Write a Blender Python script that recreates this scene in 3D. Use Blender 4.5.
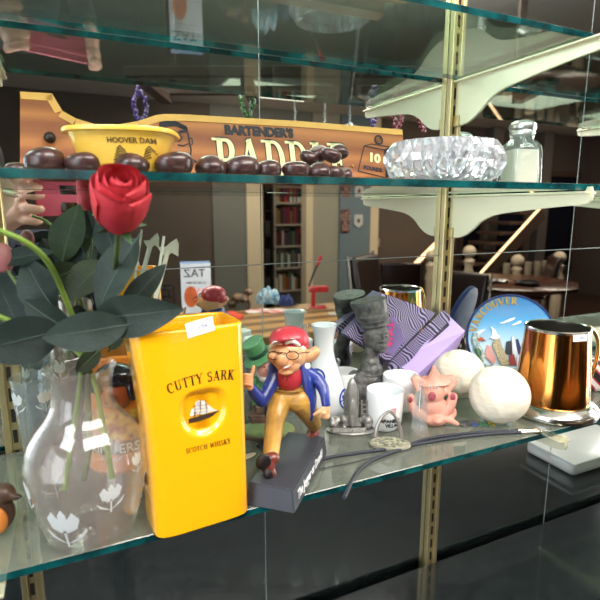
import bpy, bmesh, math, random
from mathutils import Vector, Matrix, Euler
random.seed(7)
PI = math.pi
SC = bpy.context.scene
COL = SC.collection
for o in list(bpy.data.objects):
    bpy.data.objects.remove(o)

# ---------------- camera ----------------
EYE = 1.5                       # eye height above the bar-room floor
PITCH, YAW, FPX = math.radians(10.5), math.radians(24.5), 500.0
cam_d = bpy.data.cameras.new('camera')
cam_d.sensor_width = 36.0
cam_d.lens = 36.0 * FPX / 600.0
cam_d.clip_start = 0.004
cam_d.dof.use_dof = True
cam_d.dof.focus_distance = 0.62
cam_d.dof.aperture_fstop = 9.0
cam = bpy.data.objects.new('camera', cam_d)
COL.objects.link(cam)
cam.location = (0, 0, EYE)
cam.rotation_euler = (PI / 2 - PITCH, 0, -YAW)
SC.camera = cam

# ---------------- world and lights ----------------
w = bpy.data.worlds.new('world')
SC.world = w
w.use_nodes = True
w.node_tree.nodes['Background'].inputs[0].default_value = (1.0, 0.95, 0.9, 1)
w.node_tree.nodes['Background'].inputs[1].default_value = 0.25
SC.view_settings.view_transform = 'Standard'
SC.view_settings.look = 'None'
SC.view_settings.gamma = 1
SC.view_settings.use_curve_mapping = False
SC.view_settings.exposure = 0.0
def area(name, loc, target, sx, sy, power, color):
    l = bpy.data.lights.new(name, 'AREA')
    l.shape = 'RECTANGLE'; l.size = sx; l.size_y = sy; l.energy = power; l.color = color
    o = bpy.data.objects.new(name, l)
    COL.objects.link(o)
    o.location = loc
    o.rotation_euler = (Vector(target) - Vector(loc)).to_track_quat('-Z', 'Y').to_euler()
    return o
# lamps at ceiling height; the bar and far ones are added fill
area('bar_ceiling_light', (0.6, -0.55, 2.5), (0.35, 0.45, 1.35), 1.5, 0.5, 42, (1.0, 0.95, 0.89))  # added frontal fill for the shelves
area('side_ceiling_light', (-0.9, -0.35, 2.5), (0.1, 0.45, 1.35), 0.7, 0.5, 16, (0.9, 0.95, 1.0))
area('far_ceiling_light', (6.7, -3.0, 2.6), (7.0, -3.8, 0), 1.4, 0.6, 55, (1.0, 0.84, 0.70))  # added to lift the dark far wall
# unseen side fill, added in front of made-up window panes
area('left_window_light', (-1.52, -0.45, 1.45), (0.3, 0.4, 1.4), 1.3, 1.5, 30, (0.88, 0.94, 1.0))
area('right_window_light', (2.75, 0.05, 1.45), (0.4, 0.45, 1.4), 0.72, 1.7, 44, (1.0, 0.96, 0.90))
area('room_ceiling_light', (4.3, -2.9, 2.6), (4.5, -3.4, 0), 1.6, 0.6, 62, (1.0, 0.84, 0.68))
area('hall_ceiling_light', (1.9, -3.6, 2.6), (2.2, -4.2, 0), 1.0, 0.6, 40, (1.0, 0.88, 0.76))

# ---------------- geometry of view, used to place things where they stand ----------------
FW = Vector((math.sin(YAW) * math.cos(PITCH), math.cos(YAW) * math.cos(PITCH), -math.sin(PITCH)))
RT = Vector((math.cos(YAW), -math.sin(YAW), 0))
UP = RT.cross(FW)
C0 = Vector((0, 0, EYE))
MY = 0.64                       # the mirror's plane, y = MY
SH = EYE - 0.28                 # top of the lower glass shelf
SU = EYE + 0.027                # top of the upper glass shelf
SX = EYE + 0.195                # top of the highest glass shelf
def ray(x, y): return FW + RT * ((x - 300) / FPX) - UP * ((y - 300) / FPX)
def onz(x, y, z): r = ray(x, y); return C0 + r * ((z - EYE) / r.z)
def ony(x, y, Y): r = ray(x, y); return C0 + r * (Y / r.y)
def at(x, y, d): return C0 + ray(x, y) * d
def low(x, y): return onz(x, y, SH)
def refl(p): return Vector((p[0], 2 * MY - p[1], p[2]))
def vat(x, y, d): return refl(at(x, y, d))          # a place in the bar-room, seen by way of the mirror
def vwall(x, y, Y): return refl(ony(x, y, Y))
def vonz(x, y, z): return refl(onz(x, y, z))

# ---------------- materials ----------------
def srgb(h):
    if isinstance(h, str):
        h = h.lstrip('#'); c = [int(h[i:i + 2], 16) / 255 for i in (0, 2, 4)]
    else: c = h
    return tuple((v / 12.92 if v <= 0.04045 else ((v + 0.055) / 1.055) ** 2.4) for v in c) + (1,)
MATS = {}
def mat(name, col, rough=0.5, metal=0.0, coat=0.0, var=0.0, scale=30.0, bump=0.0, bscale=80.0, col2=None, emit=0.0, trans=0.0, sss=0.0, stretch=None, ior=1.45):
    if name in MATS: return MATS[name]
    m = bpy.data.materials.new(name); m.use_nodes = True
    nt = m.node_tree; b = nt.nodes['Principled BSDF']
    c = srgb(col)
    b.inputs['Base Color'].default_value = c
    b.inputs['Roughness'].default_value = rough
    b.inputs['Metallic'].default_value = metal
    b.inputs['IOR'].default_value = ior
    b.inputs['Coat Weight'].default_value = coat
    b.inputs['Transmission Weight'].default_value = trans
    b.inputs['Subsurface Weight'].default_value = sss
    if sss: b.inputs['Subsurface Scale'].default_value = 0.003
    tc = nt.nodes.new('ShaderNodeTexCoord'); mp = nt.nodes.new('ShaderNodeMapping')
    nt.links.new(tc.outputs['Object'], mp.inputs[0])
    if stretch: mp.inputs['Scale'].default_value = stretch
    if var > 0 or col2:
        n = nt.nodes.new('ShaderNodeTexNoise'); n.inputs['Scale'].default_value = scale; n.inputs['Detail'].default_value = 4
        nt.links.new(mp.outputs[0], n.inputs['Vector'])
        r = nt.nodes.new('ShaderNodeValToRGB')
        r.color_ramp.elements[0].position = 0.35; r.color_ramp.elements[1].position = 0.65
        c2 = srgb(col2) if col2 else tuple(max(0, v * (1 - var)) for v in c[:3]) + (1,)
        r.color_ramp.elements[0].color = c2; r.color_ramp.elements[1].color = c
        nt.links.new(n.outputs[0], r.inputs[0]); nt.links.new(r.outputs[0], b.inputs['Base Color'])
    if bump > 0:
        n = nt.nodes.new('ShaderNodeTexNoise'); n.inputs['Scale'].default_value = bscale; n.inputs['Detail'].default_value = 5
        nt.links.new(mp.outputs[0], n.inputs['Vector'])
        bp = nt.nodes.new('ShaderNodeBump'); bp.inputs['Strength'].default_value = bump; bp.inputs['Distance'].default_value = 0.002
        nt.links.new(n.outputs[0], bp.inputs['Height']); nt.links.new(bp.outputs[0], b.inputs['Normal'])
    if emit > 0:
        b.inputs['Emission Color'].default_value = c; b.inputs['Emission Strength'].default_value = emit
    MATS[name] = m
    return m
def clear_glass(name, tint='#f4fbf8', refl_max=1.0, rough=0.02, ior=1.5, haze=0.0, hazecol='#e8eef0'):
    if name in MATS: return MATS[name]
    m = bpy.data.materials.new(name); m.use_nodes = True
    nt = m.node_tree; nt.nodes.remove(nt.nodes['Principled BSDF'])
    out = nt.nodes['Material Output']
    t = nt.nodes.new('ShaderNodeBsdfTransparent'); t.inputs[0].default_value = srgb(tint)
    g = nt.nodes.new('ShaderNodeBsdfGlossy'); g.inputs['Roughness'].default_value = rough
    g.inputs['Color'].default_value = (refl_max, refl_max, refl_max, 1)
    lw = nt.nodes.new('ShaderNodeLayerWeight'); lw.inputs[0].default_value = 0.5
    pw = nt.nodes.new('ShaderNodeMath'); pw.operation = 'POWER'; pw.inputs[1].default_value = 4.5
    f = nt.nodes.new('ShaderNodeMath'); f.operation = 'MULTIPLY_ADD'; f.inputs[1].default_value = 0.9; f.inputs[2].default_value = ((ior - 1) / (ior + 1)) ** 2
    nt.links.new(lw.outputs['Facing'], pw.inputs[0]); nt.links.new(pw.outputs[0], f.inputs[0])
    mx = nt.nodes.new('ShaderNodeMixShader')
    nt.links.new(f.outputs[0], mx.inputs[0])
    src = t
    if haze > 0:
        d = nt.nodes.new('ShaderNodeBsdfDiffuse'); d.inputs[0].default_value = srgb(hazecol)
        mh = nt.nodes.new('ShaderNodeMixShader'); mh.inputs[0].default_value = haze
        nt.links.new(t.outputs[0], mh.inputs[1]); nt.links.new(d.outputs[0], mh.inputs[2]); src = mh
    nt.links.new(src.outputs[0], mx.inputs[1]); nt.links.new(g.outputs[0], mx.inputs[2])
    nt.links.new(mx.outputs[0], out.inputs[0])
    MATS[name] = m
    return m
def wood(name, c1, c2, scale=6.0, stretch=(1, 1, 1), rough=0.4, coat=0.2, dist=4.0, bands='Z'):
    if name in MATS: return MATS[name]
    m = bpy.data.materials.new(name); m.use_nodes = True
    nt = m.node_tree; b = nt.nodes['Principled BSDF']
    tc = nt.nodes.new('ShaderNodeTexCoord'); mp = nt.nodes.new('ShaderNodeMapping')
    mp.inputs['Scale'].default_value = stretch
    nt.links.new(tc.outputs['Object'], mp.inputs[0])
    wv = nt.nodes.new('ShaderNodeTexWave'); wv.bands_direction = bands
    wv.inputs['Scale'].default_value = scale; wv.inputs['Distortion'].default_value = dist
    wv.inputs['Detail'].default_value = 4; wv.inputs['Detail Scale'].default_value = 2.0
    nt.links.new(mp.outputs[0], wv.inputs[0])
    r = nt.nodes.new('ShaderNodeValToRGB'); r.color_ramp.elements[0].color = srgb(c1); r.color_ramp.elements[1].color = srgb(c2)
    nt.links.new(wv.outputs[0], r.inputs[0]); nt.links.new(r.outputs[0], b.inputs['Base Color'])
    b.inputs['Roughness'].default_value = rough; b.inputs['Coat Weight'].default_value = coat
    MATS[name] = m
    return m

# ---------------- mesh helpers ----------------
def link(name, me, m, parent=None, smooth=True, mats=None):
    o = bpy.data.objects.new(name, me); COL.objects.link(o)
    if mats:
        for q in mats: me.materials.append(q)
    elif m and not me.materials: me.materials.append(m)
    if parent: o.parent = parent
    if smooth:
        for p in me.polygons: p.use_smooth = True
    return o
def obj(name, bm, m, parent=None, smooth=True, mats=None, sharp=40):
    me = bpy.data.meshes.new(name)
    bmesh.ops.recalc_face_normals(bm, faces=bm.faces)
    if smooth:
        for e in bm.edges:
            if len(e.link_faces) == 2 and e.calc_face_angle(0) > math.radians(sharp): e.smooth = False
    bm.to_mesh(me); bm.free()
    return link(name, me, m, parent, smooth, mats)
def tag(o, label=None, cat=None, group=None, kind=None):
    if label: o['label'] = label
    if cat: o['category'] = cat
    if group: o['group'] = group
    if kind: o['kind'] = kind
    return o
def thing(name, label, cat, loc=(0, 0, 0), rotz=0.0, group=None, kind=None):
    o = bpy.data.objects.new(name, None); COL.objects.link(o)
    o.empty_display_size = 0.02
    o.location = loc; o.rotation_euler = (0, 0, rotz)
    return tag(o, label, cat, group, kind)
def N(): return bmesh.new()
def add_box(bm, a, b, bevel=0.0, seg=2, M=None, mi=0):
    vs = [bm.verts.new((x, y, z)) for x in (a[0], b[0]) for y in (a[1], b[1]) for z in (a[2], b[2])]
    fs = [bm.faces.new([vs[i] for i in f]) for f in ((0, 1, 3, 2), (4, 6, 7, 5), (0, 4, 5, 1), (2, 3, 7, 6), (0, 2, 6, 4), (1, 5, 7, 3))]
    for f in fs: f.material_index = mi
    if M is not None: bmesh.ops.transform(bm, matrix=M, verts=vs)
    if bevel > 0:
        es = list({e for f in fs for e in f.edges})
        r = bmesh.ops.bevel(bm, geom=es, offset=bevel, segments=seg, affect='EDGES', profile=0.5)
        for f in r['faces']: f.material_index = mi
    return vs
def box(a, b, bevel=0.0, seg=2, M=None):
    bm = N(); add_box(bm, a, b, bevel, seg, M); return bm
def add_lathe(bm, prof, seg=48, M=None, sx=1.0, sy=1.0, mi=0, fn=None):
    rings = []
    for (r, z) in prof:
        if r < 1e-6: rings.append([bm.verts.new((0, 0, z))])
        else:
            ring = []
            for k in range(seg):
                a = 2 * PI * k / seg
                rr = r if fn is None else fn(a, r, z)
                ring.append(bm.verts.new((rr * math.cos(a) * sx, rr * math.sin(a) * sy, z)))
            rings.append(ring)
    for i in range(len(rings) - 1):
        A, B = rings[i], rings[i + 1]
        if len(A) == 1 and len(B) == 1: continue
        for k in range(seg):
            j = (k + 1) % seg
            if len(A) == 1: f = bm.faces.new((A[0], B[k], B[j]))
            elif len(B) == 1: f = bm.faces.new((A[k], A[j], B[0]))
            else: f = bm.faces.new((A[k], A[j], B[j], B[k]))
            f.material_index = mi
    vs = [v for r in rings for v in r]
    if M is not None: bmesh.ops.transform(bm, matrix=M, verts=vs)
    return vs
def lathe(prof, **k): bm = N(); add_lathe(bm, prof, **k); return bm
def smooth_path(pts, n=8):
    P = [Vector(p) for p in pts]
    if len(P) < 3: return P
    out = []
    for i in range(len(P) - 1):
        p0 = P[max(i - 1, 0)]; p1 = P[i]; p2 = P[i + 1]; p3 = P[min(i + 2, len(P) - 1)]
        for k in range(n):
            t = k / n
            out.append(0.5 * ((2 * p1) + (p2 - p0) * t + (2 * p0 - 5 * p1 + 4 * p2 - p3) * t * t + (3 * p1 - p0 - 3 * p2 + p3) * t ** 3))
    out.append(P[-1])
    return out
def add_tube(bm, pts, r, seg=10, caps=True, flat=1.0, mi=0):
    P = [Vector(p) for p in pts]; n = len(P)
    rs = r if isinstance(r, (list, tuple)) else [r] * n
    if len(rs) != n: rs = [rs[min(int(i * (len(rs) - 1) / (n - 1)), len(rs) - 2)] + (rs[min(int(i * (len(rs) - 1) / (n - 1)), len(rs) - 2) + 1] - rs[min(int(i * (len(rs) - 1) / (n - 1)), len(rs) - 2)]) * (i * (len(rs) - 1) / (n - 1) - min(int(i * (len(rs) - 1) / (n - 1)), len(rs) - 2)) for i in range(n)]
    t = (P[1] - P[0]).normalized()
    u = t.orthogonal().normalized(); prev = None
    for i in range(n):
        t = (P[min(i + 1, n - 1)] - P[max(i - 1, 0)]).normalized()
        u = (u - t * u.dot(t)).normalized(); v = t.cross(u)
        ring = [bm.verts.new(P[i] + (u * math.cos(2 * PI * k / seg) + v * math.sin(2 * PI * k / seg) * flat) * rs[i]) for k in range(seg)]
        if prev:
            for k in range(seg):
                f = bm.faces.new((prev[k], prev[(k + 1) % seg], ring[(k + 1) % seg], ring[k])); f.material_index = mi
        elif caps: bm.faces.new(ring[::-1]).material_index = mi
        prev = ring
    if caps: bm.faces.new(prev).material_index = mi
def tube(pts, r, **k): bm = N(); add_tube(bm, pts, r, **k); return bm
def add_ball(bm, c, r, seg=16, rings=10, M=None, mi=0):
    if not isinstance(r, (list, tuple)): r = (r, r, r)
    T = Matrix.Translation(Vector(c)) @ (M if M is not None else Matrix.Identity(4)) @ Matrix.Diagonal((r[0], r[1], r[2], 1))
    res = bmesh.ops.create_uvsphere(bm, u_segments=seg, v_segments=rings, radius=1.0, matrix=T)
    for v in res['verts']:
        for f in v.link_faces: f.material_index = mi
    return res['verts']
def ball(c, r, **k): bm = N(); add_ball(bm, c, r, **k); return bm
def add_prism(bm, poly, t, M=None, mi=0, bevel=0.0):
    """polygon in the xz plane, thickness t along +y"""
    A = [bm.verts.new((x, 0, z)) for x, z in poly]; B = [bm.verts.new((x, t, z)) for x, z in poly]
    fs = [bm.faces.new(A), bm.faces.new(B[::-1])]
    n = len(poly)
    for i in range(n): fs.append(bm.faces.new((A[i], B[i], B[(i + 1) % n], A[(i + 1) % n])))
    for f in fs: f.material_index = mi
    if M is not None: bmesh.ops.transform(bm, matrix=M, verts=A + B)
    if bevel > 0:
        bmesh.ops.bevel(bm, geom=list({e for f in fs[:2] for e in f.edges}), offset=bevel, segments=2, affect='EDGES')
    return A + B
def prism(poly, t, **k): bm = N(); add_prism(bm, poly, t, **k); return bm
def bake(tmp):
    dg = bpy.context.evaluated_depsgraph_get(); dg.update()
    me = bpy.data.meshes.new_from_object(tmp.evaluated_get(dg))
    return me
def fuse(name, balls, caps, m, parent=None, vox=0.002, sm=3, extra=None, post=None):
    """one continuous sculpted surface from overlapping masses: balls (c, r[, euler]) and tapered limbs (points, radii)"""
    bm = N()
    for b in balls:
        M = Euler(b[2]).to_matrix().to_4x4() if len(b) > 2 else None
        add_ball(bm, b[0], b[1], M=M, seg=20, rings=14)
    for (pts, rs) in caps:
        P = smooth_path(pts, 5)
        add_tube(bm, P, list(rs), seg=12)
        add_ball(bm, pts[0], rs[0], seg=12, rings=8); add_ball(bm, pts[-1], rs[-1], seg=12, rings=8)
    if extra: extra(bm)
    me = bpy.data.meshes.new('tmp'); bm.to_mesh(me); bm.free()
    o = bpy.data.objects.new('tmp', me); COL.objects.link(o)
    r = o.modifiers.new('r', 'REMESH'); r.mode = 'VOXEL'; r.voxel_size = vox; r.use_smooth_shade = True
    if sm:
        s = o.modifiers.new('s', 'SMOOTH'); s.factor = 0.5; s.iterations = sm
    me2 = bake(o)
    bpy.data.objects.remove(o)
    if post: 
        for v in me2.vertices: v.co = post(v.co.copy())
    me2.materials.clear()
    return link(name, me2, m, parent, True)
def font_text(name, s, size, m, parent, M, extrude=0.0002, bend=None, bold=0.0, spacing=1.0, shear=0.0, sx=1.0):
    """lettering laid on the xz plane of its parent, then moved by M"""
    cu = bpy.data.curves.new('t', 'FONT'); cu.body = s; cu.size = size; cu.align_x = 'CENTER'; cu.align_y = 'CENTER'
    cu.extrude = extrude; cu.offset = bold; cu.space_character = spacing; cu.shear = shear; cu.resolution_u = 3
    o = bpy.data.objects.new('t', cu); COL.objects.link(o)
    me = bake(o); bpy.data.objects.remove(o)
    for v in me.vertices:
        x, y, z = v.co; x *= sx
        p = Vector((x, -z, y))
        if bend: p = bend(p)
        v.co = M @ p
    me.materials.clear()
    return link(name, me, m, parent, False)
# ---- a small serifed stroke alphabet ----
def arc(cx, cy, rx, ry, a0, a1, wt, wn, n=14):
    out = []
    for i in range(n + 1):
        a = math.radians(a0 + (a1 - a0) * i / n)
        out.append((cx + rx * math.cos(a), cy + ry * math.sin(a), wn + (wt - wn) * abs(math.cos(a)) ** 1.5))
    return out
K_, T_ = 0.17, 0.07
def L_(*p, w=K_): return [(x, y, w) for x, y in p]
GL = {
 'P': (0.72, [L_((.2, 0), (.2, 1)), [(.2, .96, T_), (.4, .96, T_)] + arc(.4, .72, .2, .24, 90, -90, K_, T_) + [(.2, .48, T_)]], [(.2, 0), (.12, 1)]),
 'A': (0.86, [L_((.12, 0), (.42, 1), w=T_), L_((.42, 1), (.72, 0)), L_((.24, .33), (.62, .33), w=T_)], [(.12, 0), (.72, 0)]),
 'D': (0.82, [L_((.2, 0), (.2, 1)), [(.2, .96, T_), (.38, .96, T_)] + arc(.38, .5, .3, .46, 90, -90, K_, T_) + [(.2, .04, T_)]], [(.12, 0), (.12, 1)]),
 'L': (0.68, [L_((.2, 0), (.2, 1)), L_((.2, .04), (.58, .04), w=T_), L_((.58, .02), (.6, .26), w=T_)], [(.16, 0), (.2, 1)]),
 'E': (0.72, [L_((.2, 0), (.2, 1)), L_((.2, .96), (.58, .96), w=T_), L_((.2, .51), (.48, .51), w=T_), L_((.2, .04), (.6, .04), w=T_), L_((.58, .98), (.6, .78), w=T_), L_((.6, .02), (.62, .24), w=T_), L_((.48, .6), (.48, .42), w=T_)], [(.14, 0), (.14, 1)]),
 'C': (0.78, [arc(.42, .5, .32, .47, 50, 310, K_, T_), L_((.64, .95), (.64, .68), w=T_)], []),
 'U': (0.84, [[(.2, 1, K_), (.2, .35, K_)] + arc(.42, .3, .22, .26, 180, 360, K_, T_)[1:] + [(.64, .35, T_), (.64, 1, T_)]], [(.2, 1), (.64, 1)]),
 'T': (0.74, [L_((.37, 0), (.37, 1)), L_((.06, .96), (.68, .96), w=T_), L_((.07, .98), (.07, .74), w=T_), L_((.67, .98), (.67, .74), w=T_)], [(.37, 0)]),
 'Y': (0.8, [L_((.4, 0), (.4, .48)), L_((.4, .46), (.12, 1)), L_((.4, .46), (.68, 1), w=T_)], [(.4, 0), (.12, 1), (.68, 1)]),
 'S': (0.62, [arc(.31, .74, .2, .22, 40, 250, K_ * .8, T_)[:] + arc(.31, .26, .22, .24, 75, -140, K_ * .9, K_ * .6), L_((.48, .97), (.48, .75), w=T_), L_((.1, .28), (.1, .02), w=T_)], []),
 'R': (0.82, [L_((.2, 0), (.2, 1)), [(.2, .96, T_), (.4, .96, T_)] + arc(.4, .74, .19, .22, 90, -90, K_, T_) + [(.2, .52, T_)], L_((.42, .52), (.7, 0))], [(.2, 0), (.12, 1), (.72, 0)]),
 'K': (0.82, [L_((.2, 0), (.2, 1)), L_((.2, .38), (.64, 1), w=T_), L_((.34, .56), (.7, 0))], [(.2, 0), (.2, 1), (.64, 1), (.72, 0)]),
 'O': (0.86, [arc(.43, .5, .33, .47, 0, 360, K_, T_, 28)], []),
 'H': (0.9, [L_((.2, 0), (.2, 1)), L_((.7, 0), (.7, 1)), L_((.2, .5), (.7, .5), w=T_)], [(.2, 0), (.2, 1), (.7, 0), (.7, 1)]),
 'W': (1.12, [L_((.12, 1), (.36, 0)), L_((.36, 0), (.56, .9), w=T_), L_((.56, .9), (.78, 0)), L_((.78, 0), (1.0, 1), w=T_)], [(.12, 1), (1.0, 1)]),
 'I': (0.42, [L_((.2, 0), (.2, 1))], [(.2, 0), (.2, 1)]),
 'V': (0.84, [L_((.12, 1), (.42, 0)), L_((.42, 0), (.72, 1), w=T_)], [(.12, 1), (.72, 1)]),
 'N': (0.9, [L_((.2, 0), (.2, 1), w=T_), L_((.2, 1), (.7, 0)), L_((.7, 0), (.7, 1), w=T_)], [(.2, 0), (.16, 1), (.7, 1)]),
}
def serif_text(name, s, h, m, parent, M, t=0.0004, place=None, fat=1.0, track=0.06, grow=0.0, sx=1.0):
    """place(u, v) -> (x, z): u runs along the word from its middle, v up from the baseline, both in metres"""
    total = sum((GL[c][0] + track if c != ' ' else 0.45) for c in s)
    bm = N(); pen = 0.0
    for c in s:
        if c == ' ': pen += 0.45; continue
        wd, strokes, serifs = GL[c]
        for st in strokes:
            n = len(st); P = [Vector((p[0], p[1])) for p in st]
            quads = []
            for i in range(n):
                a = P[min(i + 1, n - 1)] - P[max(i - 1, 0)]
                if i == n - 1 and (P[0] - P[-1]).length < 1e-4: a = P[1] - P[-2]
                if i == 0 and (P[0] - P[-1]).length < 1e-4: a = P[1] - P[-2]
                a = a.normalized() if a.length > 0 else Vector((1, 0)); nn = Vector((-a.y, a.x)); hw = st[i][2] * fat / 2 + grow
                e = a * (grow if i == n - 1 else -grow if i == 0 else 0)
                quads.append((P[i] + nn * hw + e, P[i] - nn * hw + e))
            for i in range(n - 1):
                A, B, C_, D = quads[i][0], quads[i][1], quads[i + 1][1], quads[i + 1][0]
                _slab(bm, (A, B, C_, D), pen, total, h, t, place, M, sx)
        for (x, y) in serifs:
            d = 0.03 if y < 0.5 else -0.03
            g = grow
            _slab(bm, (Vector((x - .17 - g, y - g)), Vector((x + .17 + g, y - g)), Vector((x + .17 + g, y + d * 2 + g)), Vector((x - .17 - g, y + d * 2 + g))), pen, total, h, t, place, M, sx)
        pen += wd + track
    return obj(name, bm, m, parent, smooth=False)
def _slab(bm, q, pen, total, h, t, place, M, sx):
    F = []; B = []
    for p in q:
        u = (p.x + pen - total / 2) * h * sx; v = p.y * h
        x, z = place(u, v) if place else (u, v)
        F.append(bm.verts.new(M @ Vector((x, -t, z)))); B.append(bm.verts.new(M @ Vector((x, t * 0.5, z))))
    bm.faces.new(F); bm.faces.new(B[::-1])
    for i in range(4): bm.faces.new((F[i], B[i], B[(i + 1) % 4], F[(i + 1) % 4]))
I4 = Matrix.Identity(4)
def Tm(x, y, z): return Matrix.Translation((x, y, z))
def Rm(a, ax): return Matrix.Rotation(a, 4, ax)
class Fr:
    """local frame of a thing whose face looks at the shelf's front; q turns the photo's measures into local metres"""
    def __init__(s, P, px, py, flip=False):
        s.P = P; s.px = px; s.py = py
        d = (Vector(P) - C0) if not flip else (refl(P) - C0)
        s.d = d.dot(FW); s.k = s.d / FPX; s.f = 1 if flip else -1
    def q(s, x, y, toward=0.0): return Vector(((x - s.px) * s.k, s.f * toward, (s.py - y) * s.k * 1.02))
# =====================================================================
# THE SETTING
# =====================================================================
CEIL = 2.68
def struct(name, bm, m, parent=None, smooth=False):
    o = obj(name, bm, m, parent, smooth=smooth)
    if not parent: o['kind'] = 'structure'
    return o
def slab(name, a, b, m, bevel=0.0, parent=None): return struct(name, box(a, b, bevel), m, parent)
M_brown = mat('brown_wall_paint', '#55493f', 0.7, var=0.12, scale=3)
M_grey = mat('warm_grey_paint', '#6c6c64', 0.7, var=0.06, scale=4)
M_beige = mat('beige_paint', '#94907f', 0.7, var=0.06, scale=4)
M_blue = mat('blue_grey_paint', '#66757b', 0.7, var=0.06, scale=4)
M_cream = mat('cream_trim_paint', '#c9b89a', 0.55)
M_ceil = mat('ceiling_paint', '#d9d4ca', 0.9, var=0.05, scale=5)
M_dark = mat('dark_hall_paint', '#40352f', 0.8)
M_floor = wood('floor_boards', '#2e1d14', '#4b3020', scale=2, stretch=(1, 8, 1), rough=0.35)
FY = refl((0, 6.0, 0)).y           # the room's far wall, seen in the mirror
slab('floor', (-1.6, FY - 1.4, -0.06), (8.2, 0.75, 0.0), M_floor)
slab('ceiling', (-1.6, FY - 1.4, CEIL), (8.2, 0.75, CEIL + 0.06), M_ceil)
slab('wall_left', (-1.66, FY - 1.4, 0), (-1.6, 0.75, CEIL), M_brown)
slab('wall_right', (8.2, FY - 1.4, 0), (8.26, 0.75, CEIL), M_dark)
slab('wall_back', (-1.6, 0.66, 0), (8.2, 0.75, CEIL), mat('back_wall_paint', '#2a2622', 0.8))
# far wall in stretches, with the doorway left open
def fx(px): return ony(px, 230, 6.0).x
xs = dict(a=-1.6, b=fx(213), c=fx(246), d=fx(262), e=fx(305), f=fx(312), g=fx(338), h=fx(368), i=fx(376), j=8.2)
slab('wall_far_brown', (xs['a'], FY - 0.1, 0), (xs['b'], FY, CEIL), M_brown)
slab('wall_far_grey', (xs['b'], FY - 0.1, 0), (xs['c'], FY + 0.02, CEIL), M_grey)
d1 = thing('door_1', None, None, kind='structure')
def trimbox(a, b, name='trim'): return slab(name, a, b, M_cream, 0.004, d1)
trimbox((xs['c'], FY - 0.12, 0), (xs['d'], FY + 0.04, 2.3), 'door_frame')
trimbox((xs['e'], FY - 0.12, 0), (xs['f'], FY + 0.04, 2.3), 'door_frame')
trimbox((xs['d'], FY - 0.12, 2.12), (xs['e'], FY + 0.04, 2.3), 'door_frame')
slab('wall_far_lintel', (xs['c'], FY - 0.1, 2.3), (xs['f'], FY, CEIL), M_grey)
slab('wall_far_beige', (xs['f'], FY - 0.1, 0), (xs['g'], FY + 0.02, CEIL), M_beige)
slab('wall_far_blue', (xs['g'], FY - 0.1, 0), (xs['h'], FY + 0.05, CEIL), M_blue)
slab('trim_2', (xs['h'], FY - 0.1, 0), (xs['i'], FY + 0.06, CEIL), M_cream, 0.004)
slab('wall_far_stair', (xs['i'], FY - 0.1, 0), (fx(452), FY, CEIL), M_brown)
slab('wall_far_dark', (fx(452), FY - 0.1, 0), (8.2, FY - 0.02, CEIL), M_dark)
slab('wall_hall', (xs['b'], FY - 1.4, 0), (xs['g'], FY - 1.34, CEIL), mat('hall_paint', '#7d7268', 0.7))
# dark window openings between posts on the stair side
M_night = mat('night_glass', '#0a0d18', 0.12)
wi = 1
for (x0, x1) in ((462, 480), (494, 522), (545, 572)):
    t = thing('window_%d' % wi, None, None, kind='structure'); wi += 1
    a, b = fx(x0), fx(x1)
    slab('pane', (a, FY - 0.02, 0.5), (b, FY + 0.0, 2.0), M_night, parent=t)
    fm = mat('window_wood', '#3c2c22', 0.5)
    for (p, q) in (((a - .06, .44), (a, 2.06)), ((b, .44), (b + .06, 2.06)), ((a - .06, 2.0), (b + .06, 2.08)), ((a - .06, .42), (b + .06, .5))):
        slab('frame', (p[0], FY - 0.02, p[1]), (q[0], FY + 0.04, q[1]), fm, 0.004, t)
# posts
for n, px in enumerate((487, 536)):
    slab('pillar_%d' % (n + 1), (fx(px) - .1, FY - .05, 0), (fx(px) + .1, FY + .12, CEIL), mat('post_paint', '#4e4742', 0.6), 0.01)

M_wf = mat('window_frame_paint', '#d9d6ce', .5)
M_fillpane = mat('daylit_pane', '#e8f1ff', .5, emit=1.6)  # glowing panes added for the side fill
for (X, s_, n_, y0, y1, z0, z1) in ((-1.6, 1, 4, -1.12, .22, .68, 2.22), (2.84, -1, 5, -.31, .42, .55, 2.35)):
    t = thing('window_%d' % n_, None, None, kind='structure')  # unseen windows made up around the fill panes
    slab('pane', (X + s_ * .010, y0, z0), (X + s_ * .016, y1, z1), M_fillpane, parent=t)
    for (p, q) in (((y0 - .07, z0 - .07), (y0, z1 + .07)), ((y1, z0 - .07), (y1 + .07, z1 + .07)), ((y0, z1), (y1, z1 + .07)), ((y0, z0 - .07), (y1, z0)), (((y0 + y1) / 2 - .02, z0), ((y0 + y1) / 2 + .02, z1))):
        slab('frame', (min(X, X + s_ * .05), p[0], p[1]), (max(X, X + s_ * .05), q[0], q[1]), M_wf, .004, t)
slab('wall_side', (2.84, -.385, 0), (2.92, .66, CEIL), M_beige)
# ---- mirror wall ----
m = bpy.data.materials.new('mirror_silver'); m.use_nodes = True
b = m.node_tree.nodes['Principled BSDF']
b.inputs['Base Color'].default_value = (0.80, 0.84, 0.81, 1); b.inputs['Metallic'].default_value = 1; b.inputs['Roughness'].default_value = 0.0
M_mir = m
M_medge = mat('ground_glass_edge', '#b9c6c4', 0.25, metal=0.6)
PW = 0.611
zj = EYE - 0.0765
k = 0
wm = thing('wall_mirror', None, None, kind='structure')
slab('edge', (-1.6, MY + 0.0062, 0.3), (3.2, MY + 0.012, 2.66), M_medge, parent=wm)
bm = N()
for i in range(-1, 5):
    x0 = 0.234 + PW * (i - 1)
    add_box(bm, (x0 - .0004, MY - .0004, .35), (x0 + .0004, MY + .001, 2.64))
for zq in (zj - .611, zj, zj + .611): add_box(bm, (-1.59, MY - .0005, zq - .0004), (3.0, MY + .001, zq + .0004))
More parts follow.
